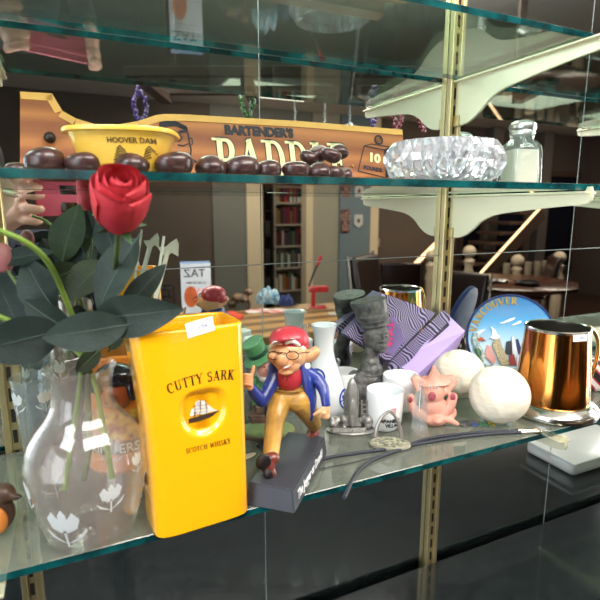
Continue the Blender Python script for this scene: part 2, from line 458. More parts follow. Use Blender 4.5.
obj('joint_edge', bm, mat('bright_joint', '#a9afb0', .4, metal=.3), wm, smooth=False)
for i in range(-2, 4):
    for (z0, z1) in ((0.35, zj - 0.611), (zj - 0.611, zj), (zj, zj + 0.611), (zj + 0.611, 2.64)):
        x0 = 0.234 + PW * (i - 1); g = 0.0007
        slab('mirror_panel', (x0 + g, MY, z0 + g), (x0 + PW - g, MY + 0.006, z1 - g), M_mir, 0.0, wm)

# ---- glass shelves ----
M_glass = clear_glass('shelf_glass', '#dcebe4', 1.0, 0.0, 1.5)
M_sheen = clear_glass('dusty_shelf_glass', '#d3dfd6', 1.0, 0.0, 1.5, haze=.27, hazecol='#a9ac9f')  # pale reflected light painted into the glass as diffuse haze
M_gedge = mat('shelf_glass_edge', '#0c5557', 0.08, coat=1.0, col2='#06292c', scale=40)
def shelf(label, z, x0, x1, y0, y1, th=0.0075, g=None):
    bm = N(); add_box(bm, (x0, y0, z - th), (x1, y1, z), 0.0006, 1)
    for f in bm.faces:
        f.material_index = 1 if abs(f.normal.z) < 0.3 else 0
    o = obj('glass_shelf', bm, None, None, smooth=False, mats=[g or M_glass, M_gedge])
    tag(o, label, 'shelf'); return o
shelf('upper clear glass shelf with teal edge holding the wooden paddle', SU, -0.95, 1.75, 0.404, 0.628)
shelf('lower clear glass shelf with dark green edge holding the figurines', SH, -0.95, 1.75, 0.409, 0.628, g=M_sheen)
shelf('topmost clear glass shelf above the wooden paddle', SX, -0.95, 1.75, 0.42, 0.628)

# ---- brass standards and brackets ----
M_brass = mat('worn_brass', '#cdbb8c', 0.36, metal=0.85, var=0.2, scale=12)
M_slot = mat('slot_shadow', '#15110c', 0.7)
M_champ = mat('champagne_metal', '#e4dfc0', 0.34, metal=0.55, bump=0.05, bscale=60, stretch=(1, 12, 60))
STX = (-0.076, 0.547, 1.158)
stlab = ('slotted brass shelf standard at the left edge beside the glass vase', 'slotted brass shelf standard between the purple box and the round plate', 'slotted brass shelf standard beyond the tankard')
for x, lb in zip(STX, stlab):
    t = thing('shelf_standard', lb, 'shelf support', (x, MY - 0.001, 0.6), 0, 'brass shelf standards on the mirror')
    bm = N(); add_box(bm, (-.0115, -.010, 0), (-.0045, 0, 2.0), 0.001, 1); add_box(bm, (.0045, -.010, 0), (.0115, 0, 2.0), 0.001, 1)
    add_box(bm, (-.005, -.006, 0), (.005, 0, 2.0))
    obj('channel', bm, M_brass, t, smooth=False)
    bm = N()
    for i in range(78):
        add_box(bm, (-.0022, -.0066, .02 + i * .0254), (.0022, -.0058, .036 + i * .0254))
    obj('slot_row', bm, M_slot, t, smooth=False)
def bez(pts, n=10): return [(p.x, p.z) for p in smooth_path([(a, 0, b) for a, b in pts], n)]
prof = [(0, 0), (.228, 0), (.2295, .006), (.2345, .006), (.236, 0)] + bez([(.237, -.008), (.234, -.0155), (.224, -.019)], 5) + bez([(.20, -.021), (.14, -.028), (.095, -.035), (.07, -.046), (.052, -.062), (.036, -.073), (.02, -.078), (.006, -.077)], 5) + [(0, -.070)]
def bracket(x, z, label):
    t = thing('shelf_bracket', label, 'bracket', (x, MY - 0.011, z), 0, 'metal shelf brackets under the glass')
    bm = N()
    Mx = Matrix(((0, 1, 0, -.0022), (-1, 0, 0, 0), (0, 0, 1, 0), (0, 0, 0, 1)))
    add_prism(bm, prof, 0.0044, M=Mx, bevel=0.0007)
    for v in bm.verts: v.co.z *= .83
    obj('blade', bm, M_champ, t, smooth=False)
    obj('flange', box((-.009, -.234, -.0035), (.009, -.002, -.0006), 0.0008), M_champ, t, smooth=False)
    obj('hook', box((-.0035, -.012, -.066), (.0035, .006, -.05), 0.001), M_brass, t, smooth=False)
zz = (('upper', SU - 0.0085), ('lower', SH - 0.0085), ('topmost', SX - 0.0085))
wh = ('beside the red rose', 'beside the salt shaker', 'beyond the tankard')
for x, wx in zip(STX, wh):
    for nm, z in zz:
        bracket(x, z, 'pale gold curved bracket under the %s glass shelf, %s' % (nm, {'upper': wx, 'lower': wx.replace('salt shaker', 'round plate').replace('red rose', 'glass vase'), 'topmost': wx.replace('salt shaker', 'crystal ashtray')}[nm]))

# ---- the back-bar cabinet below the shelves ----
M_black = mat('black_laminate', '#15171a', 0.35, coat=0.3)
M_pale = mat('pale_laminate', '#d8dad6', 0.4, var=0.05, scale=8)
cb = thing('back_bar_cabinet', 'black back bar cabinet with pale edged worktop below the glass shelves', 'cabinet', (0.5, 0.36, 0))
obj('body', box((-1.5, -.02, 0), (2.25, .27, .84), 0.004), M_black, cb, smooth=False)
obj('worktop', box((-1.5, -.06, .84), (2.3, .27, .87), 0.004), mat('dark_stone', '#22282a', 0.15, var=0.5, scale=60, coat=0.5), cb, smooth=False)
WT = 0.87
# white dish on the worktop at lower right
P = onz(735, 520, WT + 0.03)
t = thing('serving_dish', 'white rectangular dish on the dark worktop under the tankard', 'dish', (P.x, min(P.y + .04, .50), WT), 0)
bm = N(); add_box(bm, (-.10, -.07, 0), (.14, .07, .035), 0.012, 3)
obj('dish_body', bm, mat('white_ceramic', '#c4c4c2', 0.3, coat=0.3), t)
obj('rim', box((-.107, -.077, .033), (.147, .077, .040), 0.003), mat('white_ceramic', '#eceae6'), t)

# =====================================================================
# THE BAR-ROOM BEHIND THE CAMERA (seen in the mirror)
# =====================================================================
def shade_fixture(x, y, sx, sy, label):
    t = thing('ceiling_light', label, 'ceiling light', (x, y, CEIL), 0, 'flat ceiling lights')
    obj('frame', box((-sx / 2 - .03, -sy / 2 - .03, -.05), (sx / 2 + .03, sy / 2 + .03, 0), 0.006), mat('white_enamel', '#e8e6e0', 0.4), t, smooth=False)
    obj('diffuser', box((-sx / 2, -sy / 2, -.056), (sx / 2, sy / 2, -.045), 0.002), mat('lit_diffuser', '#fff3e0', 0.5, emit=2.0), t, smooth=False)
shade_fixture(0.6, -0.55, 1.5, 0.5, 'lit ceiling panel directly above the bar')  # panel added to go with the frontal fill lamp
shade_fixture(4.3, -2.9, 1.6, 0.6, 'lit ceiling panel above the dining table')
shade_fixture(6.7, -3.0, 1.4, 0.6, 'lit ceiling panel furthest along the room past the stairs')  # panel added to go with the far wall's fill lamp
shade_fixture(1.9, -3.6, 1.0, 0.6, 'lit ceiling panel before the bookshelf doorway')

# bar counter
Cz = 1.06
p0 = vonz(150, 304, Cz); 
M_oak = wood('oak_counter', '#55391b', '#a37a42', scale=1.6, stretch=(.10, 1.6, 6), rough=0.5, coat=0, dist=5, bands='Y')
cy1 = vonz(290, 334, Cz).y; cy0 = vonz(290, 306, Cz).y
t = thing('bar_counter', 'light oak bar counter with grain running lengthwise, seen in the mirror', 'counter', (0, 0, 0))
cx0 = vonz(150, 320, Cz).x; cx1 = vonz(372, 312, Cz).x
obj('top', box((cx0, cy0, Cz - .045), (cx1, cy1, Cz), 0.006), M_oak, t, smooth=False)
obj('front_panel', box((cx0 + .03, cy0 + .05, .0), (cx1 - .03, cy1 - .06, Cz - .045)), mat('dark_panel', '#2b211b', 0.5, var=.3, scale=8), t, smooth=False)
def vthing(name, label, cat, px, py, Y, group=None, z=None):
    """a thing standing beyond the camera at mirror-depth Y; returns its frame"""
    P = vwall(px, py, Y)
    if z is not None: P.z = z
    t = thing(name, label, cat, P, YAW, group)
    q0 = ony(px, py, Y); q0.z = P.z
    f = Fr(P, px, py, flip=True)
    return t, f
CY = 2 * MY - (cy0 + cy1) / 2         # mirror-depth of the counter's middle
def cstand(name, label, cat, px, py, group=None):
    P = vonz(px, py, Cz); t = thing(name, label, cat, P, YAW, group); return t, Fr(P, px, py, flip=True)
# tea carton
t, f = cstand('tea_carton', 'white and blue tea carton with an orange egg shape printed on it', 'box', 203, 313)
W = f.k
M_w = mat('carton_white', '#dfe3ee', 0.5); M_b = mat('carton_blue', '#7f9cc4', 0.5, var=.35, scale=60)
bm = N(); add_box(bm, (-20 * W, -20 * W, 0), (9 * W, 0, 50 * W), 0.001, 1)
Mz = Rm(math.radians(-14), 'Z')
bmesh.ops.transform(bm, matrix=Mz, verts=bm.verts)
bm.normal_update()
for fc in bm.faces: fc.material_index = 1 if (fc.normal.x > .5 or fc.normal.z > .5) else 0
obj('carton', bm, None, t, smooth=False, mats=[M_w, M_b])
obj('egg_print', lathe([(0, 0), (6.6 * W, 0.0001), (6.6 * W, .0006), (0, .0007)], seg=28, sx=1, sy=1.6, M=Mz @ Tm(-11 * W, .0001, 17 * W) @ Rm(-PI / 2, 'X')), mat('print_orange', '#dd6b3c', 0.5, var=.25, scale=40), t)
font_text('lettering', 'TAZ', 11 * W, mat('print_black', '#1c1c22', 0.6), t, Mz @ Tm(-7 * W, .0008, 40 * W) @ Rm(PI, 'Z'), spacing=1.0)
font_text('lettering', 'a cup of calm', 3.6 * W, mat('print_black', '#1c1c22', 0.6), t, Mz @ Tm(-6 * W, .0008, 31 * W) @ Rm(PI, 'Z'))
# toad figurine
t, f = cstand('toad_figurine', 'small brown spotted toad figurine beside the tea carton', 'figurine', 238, 308)
q = f.q
fuse('toad_body', [(q(240, 298), (9 * W, 7 * W, 5 * W), (0, .3, 0)), (q(249, 292), (5 * W, 4.5 * W, 3.6 * W)), (q(251, 289), (1.6 * W, 1.6 * W, 1.6 * W)), (q(233, 303), (5 * W, 5 * W, 3.5 * W))],
     [((q(247, 296), q(250, 303), q(249, 308)), (2.2 * W, 1.6 * W, 1.6 * W)), ((q(233, 300), q(229, 306), q(236, 308)), (2.6 * W, 2 * W, 1.4 * W))], mat('toad_skin', '#8c6a48', 0.4, col2='#2f241c', scale=60, bump=.5), t, vox=.005, sm=1)
# bright folded papers and cloths
def cloth(name, label, cat, px, py, w, d, h, m, rz=0, group=None, seed=1):
    P = vonz(px, py, Cz); P.z += .0003; t = thing(name, label, cat, P, YAW + rz, group)
    rnd = random.Random(seed); bm = N(); nx, ny = 14, 9
    ph = [rnd.uniform(0, 6) for _ in range(6)]
    for layer in (0, 1):
        V = [[bm.verts.new(((i / nx - .5) * w * (1 + .1 * math.sin(j + ph[0])), (j / ny - .5) * d, (h * (.25 + .5 * abs(math.sin(i * .5 + ph[1] + j * .3)) * math.sin(PI * i / nx) ** .5 + .25 * math.sin(j * .9 + ph[2]) ** 2)) if layer else 0.0005)) for j in range(ny + 1)] for i in range(nx + 1)]
        for i in range(nx):
            for j in range(ny): bm.faces.new((V[i][j], V[i + 1][j], V[i + 1][j + 1], V[i][j + 1]))
        if layer == 0: V0 = V
    ed = [(V0[i][0], V[i][0]) for i in range(nx + 1)] + [(V0[nx][j], V[nx][j]) for j in range(1, ny + 1)] + [(V0[i][ny], V[i][ny]) for i in range(nx - 1, -1, -1)] + [(V0[0][j], V[0][j]) for j in range(ny - 1, -1, -1)]
    for a, b in zip(ed, ed[1:]): bm.faces.new((a[0], b[0], b[1], a[1]))
    obj('folded_cloth', bm, m, t)
    return t
cloth('napkin', 'crumpled orange red cloth beside the toad figurine', 'cloth', 226, 319, .12, .07, .03, mat('orange_cloth', '#c8452e', 0.8), seed=3)
cloth('napkin', 'crumpled blue and white patterned paper beyond the toad', 'paper', 268, 302, .10, .10, .07, mat('pattern_paper', '#b9c8cc', 0.7, col2='#3f6f8c', scale=45), seed=5)
cloth('napkin', 'small crumpled navy cloth on the oak counter', 'cloth', 286, 305, .06, .07, .05, mat('navy_cloth', '#23305c', 0.8), seed=8)
cloth('magazine', 'red and white open magazine lying flat on the counter', 'magazine', 268, 312, .18, .07, .010, mat('magazine_page', '#dcd5cb', 0.5, col2='#b8443a', scale=14), seed=9)
cloth('paper_sheet', 'brown kraft paper sheet on the oak counter', 'paper', 322, 308, .22, .12, .01, mat('kraft_paper', '#9a7f5c', 0.7), seed=11)
# framed card and printed leaflet to the right
P = vonz(345, 314, Cz); t = thing('menu_card', 'pale printed leaflet lying on the counter', 'card', P, YAW)
obj('card', box((-.07, -.03, 0), (.05, .03, .003), .001), mat('card_stock', '#b5aa97', 0.5, var=.4, scale=50), t, smooth=False)
# red juicer / stapler with black lever
t, f = cstand('lever_press', 'red hand press with a raised black lever and red tip', 'press', 316, 309)
q = f.q
bm = N(); add_box(bm, q(309, 309) + Vector((0, -.03, 0)), q(326, 306) + Vector((0, .03, 0)), .002, 2)
obj('base', bm, mat('red_enamel', '#a51f26', 0.3, coat=.5), t)
obj('column', box(q(311, 306) + Vector((0, -.012, 0)), q(315, 287) + Vector((0, .012, 0)), .002), mat('red_enamel', '#a51f26'), t)
obj('head', box(q(309, 292) + Vector((0, -.014, 0)), q(328, 286) + Vector((0, .014, 0)), .003), mat('red_enamel', '#a51f26'), t)
lv = obj('lever', tube([q(318, 288), q(309, 286), q(313, 275), q(318, 263)], 1.1 * W), mat('black_rubber', '#17171a', 0.5), t)
obj('grip', tube([q(317, 266), q(320.5, 257)], [1.5 * W, 1.8 * W]), mat('red_enamel', '#a51f26'), lv)
# dark things on the left end of the counter
t, f = cstand('wire_basket', 'small black wire basket on the counter behind the rose', 'basket', 158, 310)
bm = N()
for z in (0.004, .05, .1):
    add_tube(bm, [(-.06, -.05, z), (.06, -.05, z), (.06, .05, z), (-.06, .05, z), (-.06, -.05, z)], .003, seg=6)
for i in range(7):
    for y in (-.05, .05): add_tube(bm, [(-.06 + i * .02, y, 0), (-.06 + i * .02, y, .1)], .002, seg=6)
obj('wire_frame', bm, mat('black_wire', '#191615', .4, metal=.6), t)

# ---- things further back in the room ----
# bookcase in the doorway beyond
BY = 6.75
bx0, bx1 = ony(274, 240, BY).x, ony(309, 240, BY).x
t = thing('bookcase', 'tall white bookcase full of books beyond the doorway', 'bookcase', ((bx0 + bx1) / 2, 2 * MY - BY - .1, 0))
hw = (bx1 - bx0) / 2
M_bc = mat('bookcase_white', '#b7a894', .6)
obj('back', box((-hw, -.14, 0), (hw, -.12, 2.3)), M_bc, t, smooth=False)
for s in (-1, 1): obj('side_panel', box((s * hw - .015, -.13, 0), (s * hw + .015, .13, 2.3)), M_bc, t, smooth=False)
levels = [0.28, .62, .94, 1.25, 1.56, 1.86]
for z in levels + [2.27]: obj('shelf', box((-hw, -.13, z - .012), (hw, .13, z + .012)), M_bc, t, smooth=False)
cols = ['#7a2a26', '#2d3f5a', '#c9c2b2', '#3a3a3c', '#8a6a3c', '#54694e', '#b9b1a4', '#5a2f45', '#d0cabf', '#23262b', '#9a3b2c']
rnd = random.Random(4); bk = None
for li, z in enumerate(levels):
    x = -hw + .03; dens = 1.0 if li < 4 else .55
    while x < hw - .07:
        tw = rnd.uniform(.022, .05); hh = rnd.uniform(.17, .25)
        if rnd.random() < dens:
            c = rnd.choice(cols)
            cn = {'#7a2a26': 'dark red', '#2d3f5a': 'navy', '#c9c2b2': 'cream', '#3a3a3c': 'charcoal', '#8a6a3c': 'tan', '#54694e': 'green', '#b9b1a4': 'grey', '#5a2f45': 'plum', '#d0cabf': 'ivory', '#23262b': 'black', '#9a3b2c': 'rust'}[c]
            o = obj('book', box((0, -.09, 0), (tw * .94, .1, hh), .002, 1), mat('book_' + cn.replace(' ', '_'), c, .6), None, smooth=False)
            o.location = (t.location.x + x, t.location.y, z + .013)
            tag(o, '%s spined book on the bookcase, %s' % (cn, ['lowest shelf', 'second shelf from below', 'third shelf from below', 'fourth shelf from below', 'fifth shelf from below', 'top shelf'][li]), 'book', 'books in the bookcase')
        x += tw
# second darker shelving unit at left in the hall
bx0, bx1 = ony(258, 240, 6.8).x, ony(270, 240, 6.8).x
t = thing('storage_rack', 'dark shelving rack with bins beyond the doorway', 'shelving', ((bx0 + bx1) / 2, 2 * MY - 6.75, 0))
hw = (bx1 - bx0) / 2 - .02; MD = mat('dark_metal', '#26221f', .5)
for s in (-1, 1): obj('post', box((s * hw - .015, -.12, 0), (s * hw + .015, .12, 1.9)), MD, t, smooth=False)
for z in (.3, .7, 1.1, 1.45, 1.85):
    obj('shelf', box((-hw, -.12, z - .01), (hw, .12, z + .01)), MD, t, smooth=False)
for z in (.31, .71, 1.11):
    o = obj('storage_bin', box((-hw + .03, -.1, 0), (hw - .03, .1, .2), .01), mat('bin_plastic', '#3c3531', .5), None, smooth=False)
    o.location = (t.location.x, t.location.y, z + .002); tag(o, 'dark plastic storage bin on the rack beyond the doorway', 'bin', 'bins on the rack')
# fluorescent tube in the hall
o = obj('tube_light', tube([ony(268, 192, 6.6) - Vector((0, 2 * 6.6 - 2 * MY, 0)) + Vector((0, 0, 0)), ony(302, 190, 6.6) - Vector((0, 2 * 6.6 - 2 * MY, 0))], .022), mat('lit_tube', '#fff0dc', .5, emit=3.0))
tag(o, 'lit tube lamp glowing above the bookcase', 'lamp')
# small signs on the wall
P = vwall(361 - 3, 222, 5.94)
def wallsign(name, label, px, py, w, h, mt, parts):
    P = ony(px, py, 5.93); P = refl(P); P.y = FY + 0.052
    t = thing(name, label, 'sign', P, 0)
    W_ = 6.6 / 500
    obj('plate', box((-w * W_ / 2, 0, -h * W_ / 2), (w * W_ / 2, .02, h * W_ / 2), .004), mt, t, smooth=False)
    return t, W_
t, W_ = wallsign('wall_sign', 'narrow dark red sign with rows of small lettering on the blue wall', 345.5, 221, 9, 23, mat('sign_red', '#5f2a28', .5), 0)
for i in range(6): font_text('lettering', ['No.1', 'HOUSE', 'RULES', 'BE', 'NICE', 'BAR'][i], 4 * W_, mat('sign_letter', '#b8a79a', .5), t, Tm(0, .021, (8.5 - i * 3.4) * W_) @ Rm(PI, 'Z'))
P = refl(ony(358.5, 221.5, 5.93)); P.y = FY + .052
t = thing('crest_plaque', 'small white shield plaque with a red emblem on the blue wall', 'plaque', P, 0)
sh = [(-5, 7), (5, 7), (5, -3), (0, -6.5), (-5, -3)]
obj('plate', prism([(a * W_, b * W_) for a, b in sh], .02, M=Tm(0, 0, 0)), mat('plaque_white', '#b9bcb8', .5), t, smooth=False)
obj('emblem', prism([(a * W_ * .4, b * W_ * .45) for a, b in [(-5, 5), (-1, 3), (0, 6), (1, 3), (5, 5), (3, -3), (0, -6), (-3, -3)]], .004, M=Tm(0, .019, .01)), mat('sign_red', '#5f2a28'), t, smooth=False)
P = refl(ony(377 + 3, 243, 5.93)); P.y = FY + .003
t = thing('light_switch', 'small pale light switch on the brown stair wall', 'switch', P, 0)
obj('plate', box((-.04, 0, -.06), (.04, .008, .06), .003), mat('switch_plate', '#8f7a66', .5), t)
obj('rocker', box((-.012, .006, -.025), (.012, .014, .025), .002), mat('switch_rocker', '#b3a08c', .5), t)

# stair with lit strings and balusters
M_led = mat('led_strip_lit', '#ffd0a0', .5, emit=2.2)
M_strw = mat('stringer_wood', '#35261e', .5)
def strip(label, a, b, Y=5.75, r=.016):
    A, B = vwall(*a, Y), vwall(*b, Y)
    t = thing('stair_stringer', label, 'stair rail', (A + B) / 2, 0, 'lit stair rails')
    A2, B2 = A - t.location, B - t.location
    d = (B2 - A2).normalized(); n = Vector((-d.z, 0, d.x))
    if n.z > 0: n = -n
    bm = N(); V = []
    for y in (-.04, .015):
        for s in (0, .16): V += [A2 + n * (s + .02) + Vector((0, y, 0)), B2 + n * (s + .02) + Vector((0, y, 0))]
    vs = [bm.verts.new(v) for v in V]
    for fi in ((0, 1, 3, 2), (4, 6, 7, 5), (0, 4, 5, 1), (2, 3, 7, 6), (0, 2, 6, 4), (1, 5, 7, 3)): bm.faces.new([vs[i] for i in fi])
    obj('rail_board', bm, M_strw, t, smooth=False)
    obj('led_strip', tube([A2, B2], r), M_led, t)
strip('dark stair rail with a lit warm strip above the dining table', (478, 276), (540, 208), 5.0)
strip('dark stair rail with a glowing strip behind the brass standard', (392, 287), (452, 228), 5.6, .03)
# steps seen behind
bm = N()
st = thing('staircase', 'dark wooden open staircase behind the dining table', 'staircase', vwall(500, 240, 5.35), 0)
for i in range(7):
    a = vwall(476 + i * 9.0, 262 - i * 10, 5.35) - st.location
    obj('tread', box((a.x - .25, -.25, a.z - .03), (a.x + .25, .2, a.z + .01), .004), mat('tread_wood', '#3b2a20', .5), st, smooth=False)

# round dining table
TH = 0.76
P = vonz(513, 281, TH)
t = thing('dining_table', 'round polished dark wood dining table on a pedestal, seen in the mirror', 'table', (P.x, P.y, 0))
R_ = .62
obj('top', lathe([(0, TH - .05), (R_ - .04, TH - .05), (R_, TH - .035), (R_, TH - .01), (R_ - .015, TH), (0, TH)], seg=10), wood('table_wood', '#3d2114', '#5d3521', scale=3, stretch=(1, 6, 1), rough=.25), t, smooth=True)
obj('pedestal', lathe([(0, .04), (.06, .05), (.07, .2), (.045, .3), (.06, .45), (.09, .6), (.1, .71), (0, .71)], seg=24), mat('black_iron', '#141212', .4), t)
for i in range(4):
    a = i * PI / 2 + .5
    obj('foot', tube([(0, 0, .1), (.16 * math.cos(a), .16 * math.sin(a), .09), (.34 * math.cos(a), .34 * math.sin(a), .03)], [.035, .03, .028]), mat('black_iron', '#141212'), t)
tp = P
# things on the table
Q = vonz(497, 283, TH)
t = thing('tablet_folder', 'crumpled clear wrapper lying on the round dining table', 'wrapper', (Q.x, Q.y, TH), .4)
t.name = 'plastic_wrapper'
bm = N(); add_ball(bm, (0, 0, .02), (.12, .06, .022), seg=16, rings=8)
for v in bm.verts: v.co += Vector((0, 0, .012 * math.sin(v.co.x * 60) * math.cos(v.co.y * 70))); v.co.z = max(v.co.z, .001)
obj('wrapper_film', bm, mat('foil_film', '#8b8b8b', .2, metal=.4), t, smooth=False)
Q = vonz(527, 285, TH)
t = thing('ashtray_tray', 'small black tray with glasses lying on the dining table', 'tray', (Q.x, Q.y, TH))
t.name = 'black_tray'
obj('tray_body', lathe([(0, 0), (.1, 0), (.13, .03), (.12, .03), (.095, .01), (0, .01)], seg=24), mat('black_plastic', '#101012', .3), t)
o = obj('spoon_rest', tube([(-.1, 0, .035), (0, .02, .05), (.1, 0, .035)], .01), mat('black_plastic', '#101012'), t)
# chairs around it
def make_chair(label, loc, rz):
    t = thing('dining_chair', label, 'chair', loc, rz, 'leather dining chairs')
    ML = mat('brown_leather', '#2b1812', .35, var=.3, scale=8, coat=.2); MC = mat('chrome_tube', '#8c857c', .2, metal=1)
    obj('seat', box((-.23, -.23, .42), (.23, .23, .50), .03, 3), ML, t)
    bm = N(); add_box(bm, (-.22, .2, .52), (.22, .27, .92), .03, 3)
    for v in bm.verts: v.co.y += (v.co.z - .5) * .22 + (v.co.x ** 2) * -.9
    obj('backrest', bm, ML, t)
    for s in (-1, 1):
        obj('back_frame', tube([(s * .235, .16, .44), (s * .235, .27, .6), (s * .235, .31, .93)], .012), MC, t)
        for y in (-.2, .2): obj('leg', tube([(s * .2, y, .43), (s * .23, y * 1.15, 0.0)], .012), MC, t)
    return t
def vfloor(px, d):
    P = at(px, 300, d); return refl(P)
for (dx, dy, rz, lb) in ((-1.08, .30, PI + 1.2, 'brown leather chair with chrome frame behind the brass standard'), (1.15, .62, PI - 1.0, 'brown leather chair with chrome frame to the right of the dining table'),
                         (.95, -.65, -.9, 'brown leather chair beyond the dining table near the balusters'), (-.72, -.95, .6, 'brown leather chair on the stair side of the dining table')):
    make_chair(lb, (tp.x + dx, tp.y + dy, 0), rz)
P = vwall(409, 290, 3.2)
make_chair('brown leather chair with tilted tall back beside the gold tankard reflection', (P.x - .25, P.y + .25, 0.0), 2.5).scale = (1.05, 1.05, 1.25)
# balusters with ball finials
def newel(label, px, pyTop, Y, r=.075):
    P = vwall(px, pyTop, Y); H = P.z
    t = thing('newel_post', label, 'post', (P.x, P.y, 0), 0, 'cream newel posts with ball finials')
    MC = mat('cream_post', '#b9aa94', .5)
    obj('post', lathe([(0, 0), (r * .8, 0), (r * .8, .3), (r * .5, .36), (r * .75, .5), (r * .4, .75), (r * .7, H - .42), (r * .9, H - .36), (r * .55, H - .28), (r * .85, H - .2), (r * .4, H - .15), (0, H - .15)], seg=20), MC, t)
    obj('ball_finial', ball((0, 0, H - r * 1.05), r), MC, t)
newel('cream newel post with round finial directly above the round table', 518, 254, 4.9, .085)
newel('cream newel post with round finial beside the long mirror joint', 560, 251, 4.7, .085)
newel('cream newel post with round finial beside the brass standard', 470, 245, 4.8, .08)
newel('slender cream newel post nearest the brass standard', 431, 250, 5.2, .07)
for i, px in enumerate((505, 526, 535, 543)):
    P = vwall(px, 292, 4.8)
    o = obj('baluster', lathe([(0, 0), (.05, 0), (.05, .1), (.03, .15), (.05, .3), (.03, .5), (.045, .65), (.045, .78), (0, .78)], seg=16), mat('baluster_paint', '#8a7f70', .5))
    o.location = (P.x, P.y, 0); tag(o, 'short cream turned baluster under the stair rail behind the table', 'baluster', 'balusters behind the table')

# wine glasses and bead strings hanging over the bar
rk = vat(345, 96, 1.75)
t = thing('glass_rack', 'dark wooden overhead rack with wine glasses hanging above the bar', 'rack', (rk.x, rk.y, rk.z + .0), YAW)
MW = mat('rack_wood', '#3a2a20', .5)
for i in range(5): obj('rail', box((-.66 + i * .33 - .02, -.14, 0), (-.66 + i * .33 + .02, .14, .03), .003), MW, t, smooth=False)
for y in (-.14, .12): obj('cross_bar', box((-.72, y, .03), (.72, y + .03, .06), .003), MW, t, smooth=False)
for s in (-.6, .6): obj('hanger', box((s - .012, -.012, .05), (s + .012, .012, CEIL - rk.z), .001), MW, t, smooth=False)
M_wg = clear_glass('wine_glass', '#eef2f2', 1.0, 0.03, 1.6, haze=.10)
def wineglass(px, n):
    P = vat(px, 108, 1.75)
    tt = thing('wine_glass', 'stemmed glass hanging upside down over the bar, above the %s' % n, 'wine glass', (P.x, P.y, rk.z + .005), 0, 'wine glasses on the rack')
    obj('bowl', lathe([(.0, -.095), (.018, -.10), (.034, -.12), (.036, -.15), (.030, -.185), (.0285, -.185), (.034, -.15), (.032, -.122), (0, -.098)], seg=24), M_wg, tt)
    obj('stem', lathe([(.028, 0), (.028, .002), (.004, -.004), (.003, -.05), (.005, -.096)], seg=16), M_wg, tt)
for px, n in ((295, 'letter E of the paddle'), (325, 'letter L of the paddle'), (350, 'second letter E of the paddle'), (250, 'letter P of the paddle')): wineglass(px, n)
def beads(px, y0, y1, col, label, n=11):
    P = vat(px, y0, 1.72); P2 = vat(px, y1, 1.72)
    t = thing('bead_string', label, 'beads', P, 0, 'bead strings over the bar')
    rnd = random.Random(px); bm = N()
    for s in (-1, 1):
        for i in range(n):
            f = i / (n - 1)
            add_ball(bm, (s * .022 * math.sin(PI * f) + rnd.uniform(-.004, .004), rnd.uniform(-.01, .01), (P2.z - P.z) * f), .0085, seg=8, rings=6)
    obj('bead_strand', bm, mat('bead_' + col, {'red': '#7d1830', 'purple': '#4d3a78', 'green': '#3d6b34'}[col], .2, coat=.6), t)
beads(398, 88, 128, 'red', 'dark red bead string hanging above the weight printed on the paddle')
beads(424, 88, 130, 'red', 'dark red bead string hanging beside the crystal ashtray')
beads(374, 88, 124, 'purple', 'purple bead string hanging above the paddle end')
beads(139, 88, 121, 'purple', 'purple bead string hanging above the yellow ashtray')
beads(247, 88, 118, 'green', 'green bead string hanging above the paddle lettering')

# ---- the person taking the photograph, seen in the mirror ----
body = Vector((-0.24, -0.42, 0))
t = thing('person', 'person in a dark navy top holding up a pink phone, seen in the mirror', 'person', body, -YAW + .1)
M_skin = mat('skin', '#c99a84', .5, sss=.1); M_navy = mat('navy_top', '#1c2233', .85, var=.3, scale=20)
def person_post(v): return v
# one continuous body from shoes to head, arms raised towards the phone
hb = [((0, 0, 1.60), (.075, .092, .115)), ((0, .02, 1.54), (.06, .07, .07)), ((0, .092, 1.59), (.014, .02, .02)), ((-.077, 0, 1.59), (.012, .02, .03)), ((.077, 0, 1.59), (.012, .02, .03))]
hand_c = Vector((-.115, -.035, EYE - .004))
# the phone's left edge in the person's frame
Mb = Matrix.Translation(body) @ Rm(-YAW + .1, 'Z'); Mi = Mb.inverted()
RH = Vector((RT.x, RT.y, 0)); FH = Vector((FW.x, FW.y, 0)).normalized()
def ph(s, u, d): return C0 + RT * s + UP * u + FW * d       # around the phone: right, up, forward
wristL = Mi @ ph(-.115, -.05, -.07); wristR = Mi @ ph(.12, -.05, -.07)
fuse('body', hb + [((0, .0, 1.25), (.17, .11, .2)), ((0, .0, 1.02), (.16, .11, .16))],
     [(((0, 0, 1.52), (0, 0, 1.40)), (.058, .07)), (((-.17, 0, 1.36), (.17, 0, 1.36)), (.075, .075)),
      (((-.09, 0, .95), (-.10, .01, .5), (-.10, -.02, .09)), (.095, .06, .042)), (((.09, 0, .95), (.10, .01, .5), (.10, -.02, .09)), (.095, .06, .042)),
      (((-.10, -.02, .05), (-.10, .14, .035)), (.045, .038)), (((.10, -.02, .05), (.10, .14, .035)), (.045, .038)),
      (((-.2, 0, 1.36), (-.26, .06, 1.16), wristL), (.055, .042, .027)), (((.2, 0, 1.36), (.27, .06, 1.16), wristR), (.055, .042, .027))],
     M_navy, t, vox=.011, sm=2)
fuse('hair', [((0, -.02, 1.635), (.088, .095, .105)), ((0, -.07, 1.56), (.07, .05, .09))], [], mat('dark_hair', '#1f1814', .7, bump=.6, bscale=60), t, vox=.01, sm=1)
fuse('face', [((0, .035, 1.585), (.066, .07, .095)), ((0, .108, 1.575), (.012, .014, .02))], [], M_skin, t, vox=.006, sm=2)
